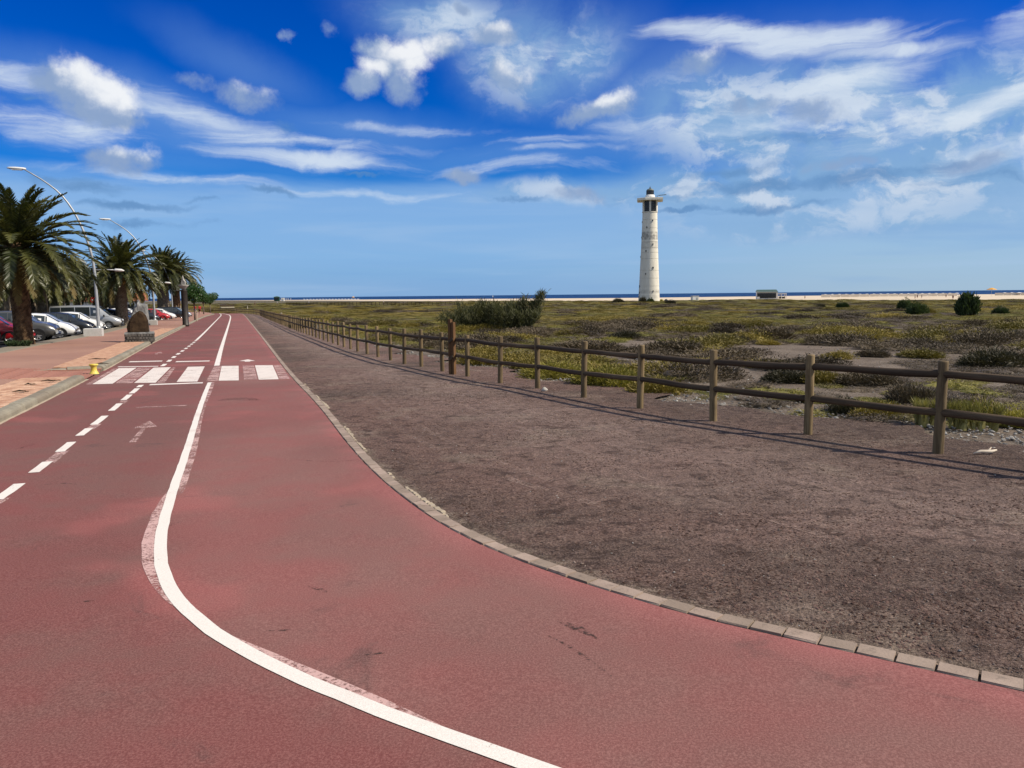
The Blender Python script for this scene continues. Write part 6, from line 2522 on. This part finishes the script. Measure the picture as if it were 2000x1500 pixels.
# small sail on the water
p = ray(963, 580.6)
tt = (-2.34 - CAM_Z) / p.z
pos = Vector((p.x * tt, p.y * tt, -2.34))
t = thing('sailing_boat', 'tiny white sailing boat on the sea left of the lighthouse', 'boat', pos, R(20))
sc6 = pos.y / 1500
m = MB()
m.lathe([(.2, 0)] * 2, 4)
m = MB()
hull = [(-1.6, 0), (-1.4, .35), (.6, .38), (1.9, 0), (.6, -.38), (-1.4, -.35)]
for z, s9 in ((-.1, .7), (.45, 1.0)):
    for (x, y) in hull:
        m.v.append((x * s9 * 1.2, y * s9 * 1.2, z))
for j in range(6):
    m.f.append((j, (j + 1) % 6, 6 + (j + 1) % 6, 6 + j))
m.f.append(tuple(range(6, 12)))
link('hull', m.mesh('hull', 'white_wall'), t)
m = MB()
m.box((.2, 0, 2.6), (.1, .1, 5))
link('mast', m.mesh('mast', 'dark_metal'), t)
m = MB()
for yy in (-.03, .03):
    m.face([(.1, yy, .8), (-1.6, yy, .9), (.1, yy, 5.0)])
link('sail', m.mesh('sail', 'shade_cloth'), t)

# boardwalk crossing the scrub
A, B = at(432, 601.0), at(905, 596.2)
A2 = at(560, 597.2)
bw = thing('boardwalk', 'long low wooden boardwalk with dark rails crossing the scrub', 'boardwalk', A2)
ln = Line([A2[:2], at(700, 596.8)[:2], B[:2]])
m, m2, m3 = MB(), MB(), MB()
n = 46
for q in range(n):
    u, v = ln.at(ln.L * q / n), ln.at(ln.L * (q + 1) / n)
    c = (u + v) / 2
    dv = v - u
    M = Matrix.Rotation(math.atan2(dv.y, dv.x), 3, 'Z')
    z = gz(c.y) - A2.z
    m.box((c.x - A2.x, c.y - A2.y, z + .5), (dv.length + .02, 1.8, .12), M)
    for hh in (.95, 1.35):
        m2.box((c.x - A2.x, c.y - A2.y, z + hh), (dv.length, .12, .12), M)
    m3.box((u.x - A2.x, u.y - A2.y, gz(u.y) - A2.z + .7), (.14, .14, 1.5), M)
for mm, nm in ((m, 'deck'), (m2, 'handrail'), (m3, 'posts')):
    mm.attr['along'] = [1.0 if nm != 'posts' else 0.0] * len(mm.v)
    o = link(nm, mm.mesh(nm, 'wood_rail'), bw)
    if nm == 'posts':
        o['kind'] = 'stuff'
A2 = at(431, 602.4)
B2 = at(457, 602.0)
t = thing('footbridge', 'short dark timber footbridge beyond the bend of the path', 'footbridge', A2)
dv = B2 - A2
L = dv.length
M = math.atan2(dv.y, dv.x)
t.rotation_euler = (0, 0, M)
m = MB()
m.box((L / 2, 0, .35), (L, 1.8, .3))
m.attr['along'] = [1.0] * len(m.v)
link('deck', m.mesh('deck', 'wood_pale'), t)
for sy in (-.9, .9):
    m = MB()
    m.box((L / 2, sy, .95), (L, .1, .55))
    m.attr['along'] = [1.0] * len(m.v)
    link('side_board', m.mesh('side_board', 'wood_rail'), t)


# ------------------------------------------------------------------ people
def person_body():
    """one continuous walking figure, 1.72 m, facing +X"""
    J = [(0, 0, .92), (0, 0, 1.12), (0, 0, 1.36), (.01, 0, 1.47), (.02, 0, 1.60), (.02, 0, 1.70),
         (0, .10, .88), (.14, .10, .50), (.05, .10, .07), (.18, .10, .03), (0, -.10, .88), (-.06, -.10, .49), (-.30, -.10, .12), (-.20, -.10, .03),
         (0, .18, 1.38), (-.08, .22, 1.10), (.02, .22, .86), (.04, .22, .78), (0, -.18, 1.38), (.04, -.22, 1.10), (.18, -.22, .90), (.22, -.22, .83)]
    Eg = [(0, 1), (1, 2), (2, 3), (3, 4), (4, 5), (0, 6), (6, 7), (7, 8), (8, 9), (0, 10), (10, 11), (11, 12), (12, 13), (2, 14), (14, 15), (15, 16), (16, 17), (2, 18), (18, 19), (19, 20), (20, 21)]
    rad = [.15, .135, .15, .055, .095, .075, .095, .062, .042, .035, .095, .062, .042, .035, .06, .042, .032, .035, .06, .042, .032, .035]
    me = bpy.data.meshes.new('body')
    me.from_pydata(J, Eg, [])
    o = bpy.data.objects.new('body_build', me)
    COL.objects.link(o)
    o.modifiers.new('skin', 'SKIN')
    o.modifiers.new('sub', 'SUBSURF').levels = 1
    lay = me.skin_vertices[0].data
    for q, rr in enumerate(rad):
        lay[q].radius = (rr, rr)
    lay[0].use_root = True
    bpy.context.view_layer.update()
    dg = bpy.context.evaluated_depsgraph_get()
    out_me = bpy.data.meshes.new_from_object(o.evaluated_get(dg))
    bpy.data.objects.remove(o)
    out_me.name = 'body'
    out_me.materials.clear()
    out_me.materials.append(MATS['skin'])
    return out_me


BODY = person_body()
m = MB()
m.lathe([(.165, .86), (.17, .95), (.155, 1.12), (.18, 1.34), (.12, 1.44), (.07, 1.47)], 14, cap=False)
m.v = [(x * .80, y * 1.18, z) for x, y, z in m.v]
for sg in (-1, 1):
    m.tube([(0, sg * .17, 1.40), (-.03, sg * .22, 1.26), (-.05, sg * .225, 1.16)], [.075, .068, .066], 8, False)
SHIRT = m.mesh('shirt', 'cloth_red', True)
m = MB()
m.lathe([(.185, .78), (.175, .9), (.16, 1.0)], 14, cap=False)
m.v = [(x * .85, y * 1.1, z) for x, y, z in m.v]
m.tube([(0, .10, .86), (.10, .10, .55)], [.115, .095], 10, False)
m.tube([(0, -.10, .86), (-.05, -.10, .54)], [.115, .095], 10, False)
SHORTS = m.mesh('shorts', 'cloth_dark', True)
m = MB()
m.lathe([(.085, 1.58), (.105, 1.64), (.10, 1.71), (.06, 1.755), (.01, 1.765)], 12, (-.012, 0, 0))
HAIR = m.mesh('hair', 'hair', True)


def person(pos, rz, shirt, shorts, lab, sc7=1.0, group=None):
    t = thing('person', lab, 'person', pos, rz, group)
    t.scale = (sc7,) * 3
    b = link('body', BODY, t)
    for nm, me, mt in (('shirt', SHIRT, shirt), ('shorts', SHORTS, shorts), ('hair', HAIR, 'hair')):
        o = link(nm, me, t)
        override(o, mt)
    return t


person(at(390.5, 614, .13), R(110), 'cloth_red', 'cloth_dark', 'person in red top and dark shorts walking on the promenade by the round trees', 1.0)
person(at(381, 613, .13), R(110), 'cloth_red', 'cloth_blue', 'person in red shirt half hidden by the round tree trunk', .98)
person(at(541.5, 595), R(200), 'cloth_white', 'cloth_blue', 'person in white shirt out in the scrub below the green kiosk', 1.05)
person(at(603.5, 595), R(20), 'cloth_white', 'cloth_blue', 'person in white shirt walking the boardwalk left of centre', 1.05)
person(at(749, 596), R(20), 'cloth_white', 'cloth_dark', 'person in white shirt on the boardwalk toward the middle', 1.05)
person(at(498, 597), R(20), 'cloth_dark', 'cloth_dark', 'person in dark clothes out in the scrub beyond the bend', 1.05)
for k, (px, py) in enumerate(((1787, 584.6), (1791.5, 583.4), (1800, 583.6), (1847.5, 582), (1861, 586.2), (1572, 584.5))):
    person(sand_at(px, py), rng.uniform(0, 6), rng.choice(['cloth_dark', 'cloth_blue', 'cloth_dark']), 'cloth_dark', ['leftmost of three people in dark clothes close together on the sand', 'middle one of three people in dark clothes close together on the sand', 'rightmost of three people in dark clothes close together on the sand', 'person in dark clothes on the sand left of the upright dark tree, farther off', 'person in dark clothes at the scrub edge left of the upright dark tree', 'person in dark clothes on the sand right of the white beach pavilion'][k], 1.1, 'people strolling on the beach')
for (px, py, mt, lab) in ((1292, 588, 'leaf_lime', 'pale lime beach tent just right of the lighthouse foot'), (1301, 588, 'dark_metal', 'black beach tent right of the lime one')):
    p, k = far(px, py)
    t = thing('beach_tent', lab, 'tent', p)
    m = MB()
    m.lathe([(4.2 * k, -.1), (3.6 * k, 1.8 * k), (2.0 * k, 3.4 * k), (.1, 4.0 * k)], 10)
    link('fabric', m.mesh('fabric', mt, True), t)
    m = MB()
    m.box((0, -3.6 * k, 1.2 * k), (1.6 * k, .1, 2.2 * k))
    link('opening', m.mesh('opening', 'black_plastic'), t)

bpy.context.view_layer.update()
SC.cycles.max_bounces = 5
SC.cycles.diffuse_bounces = 2
SC.cycles.use_denoising = True
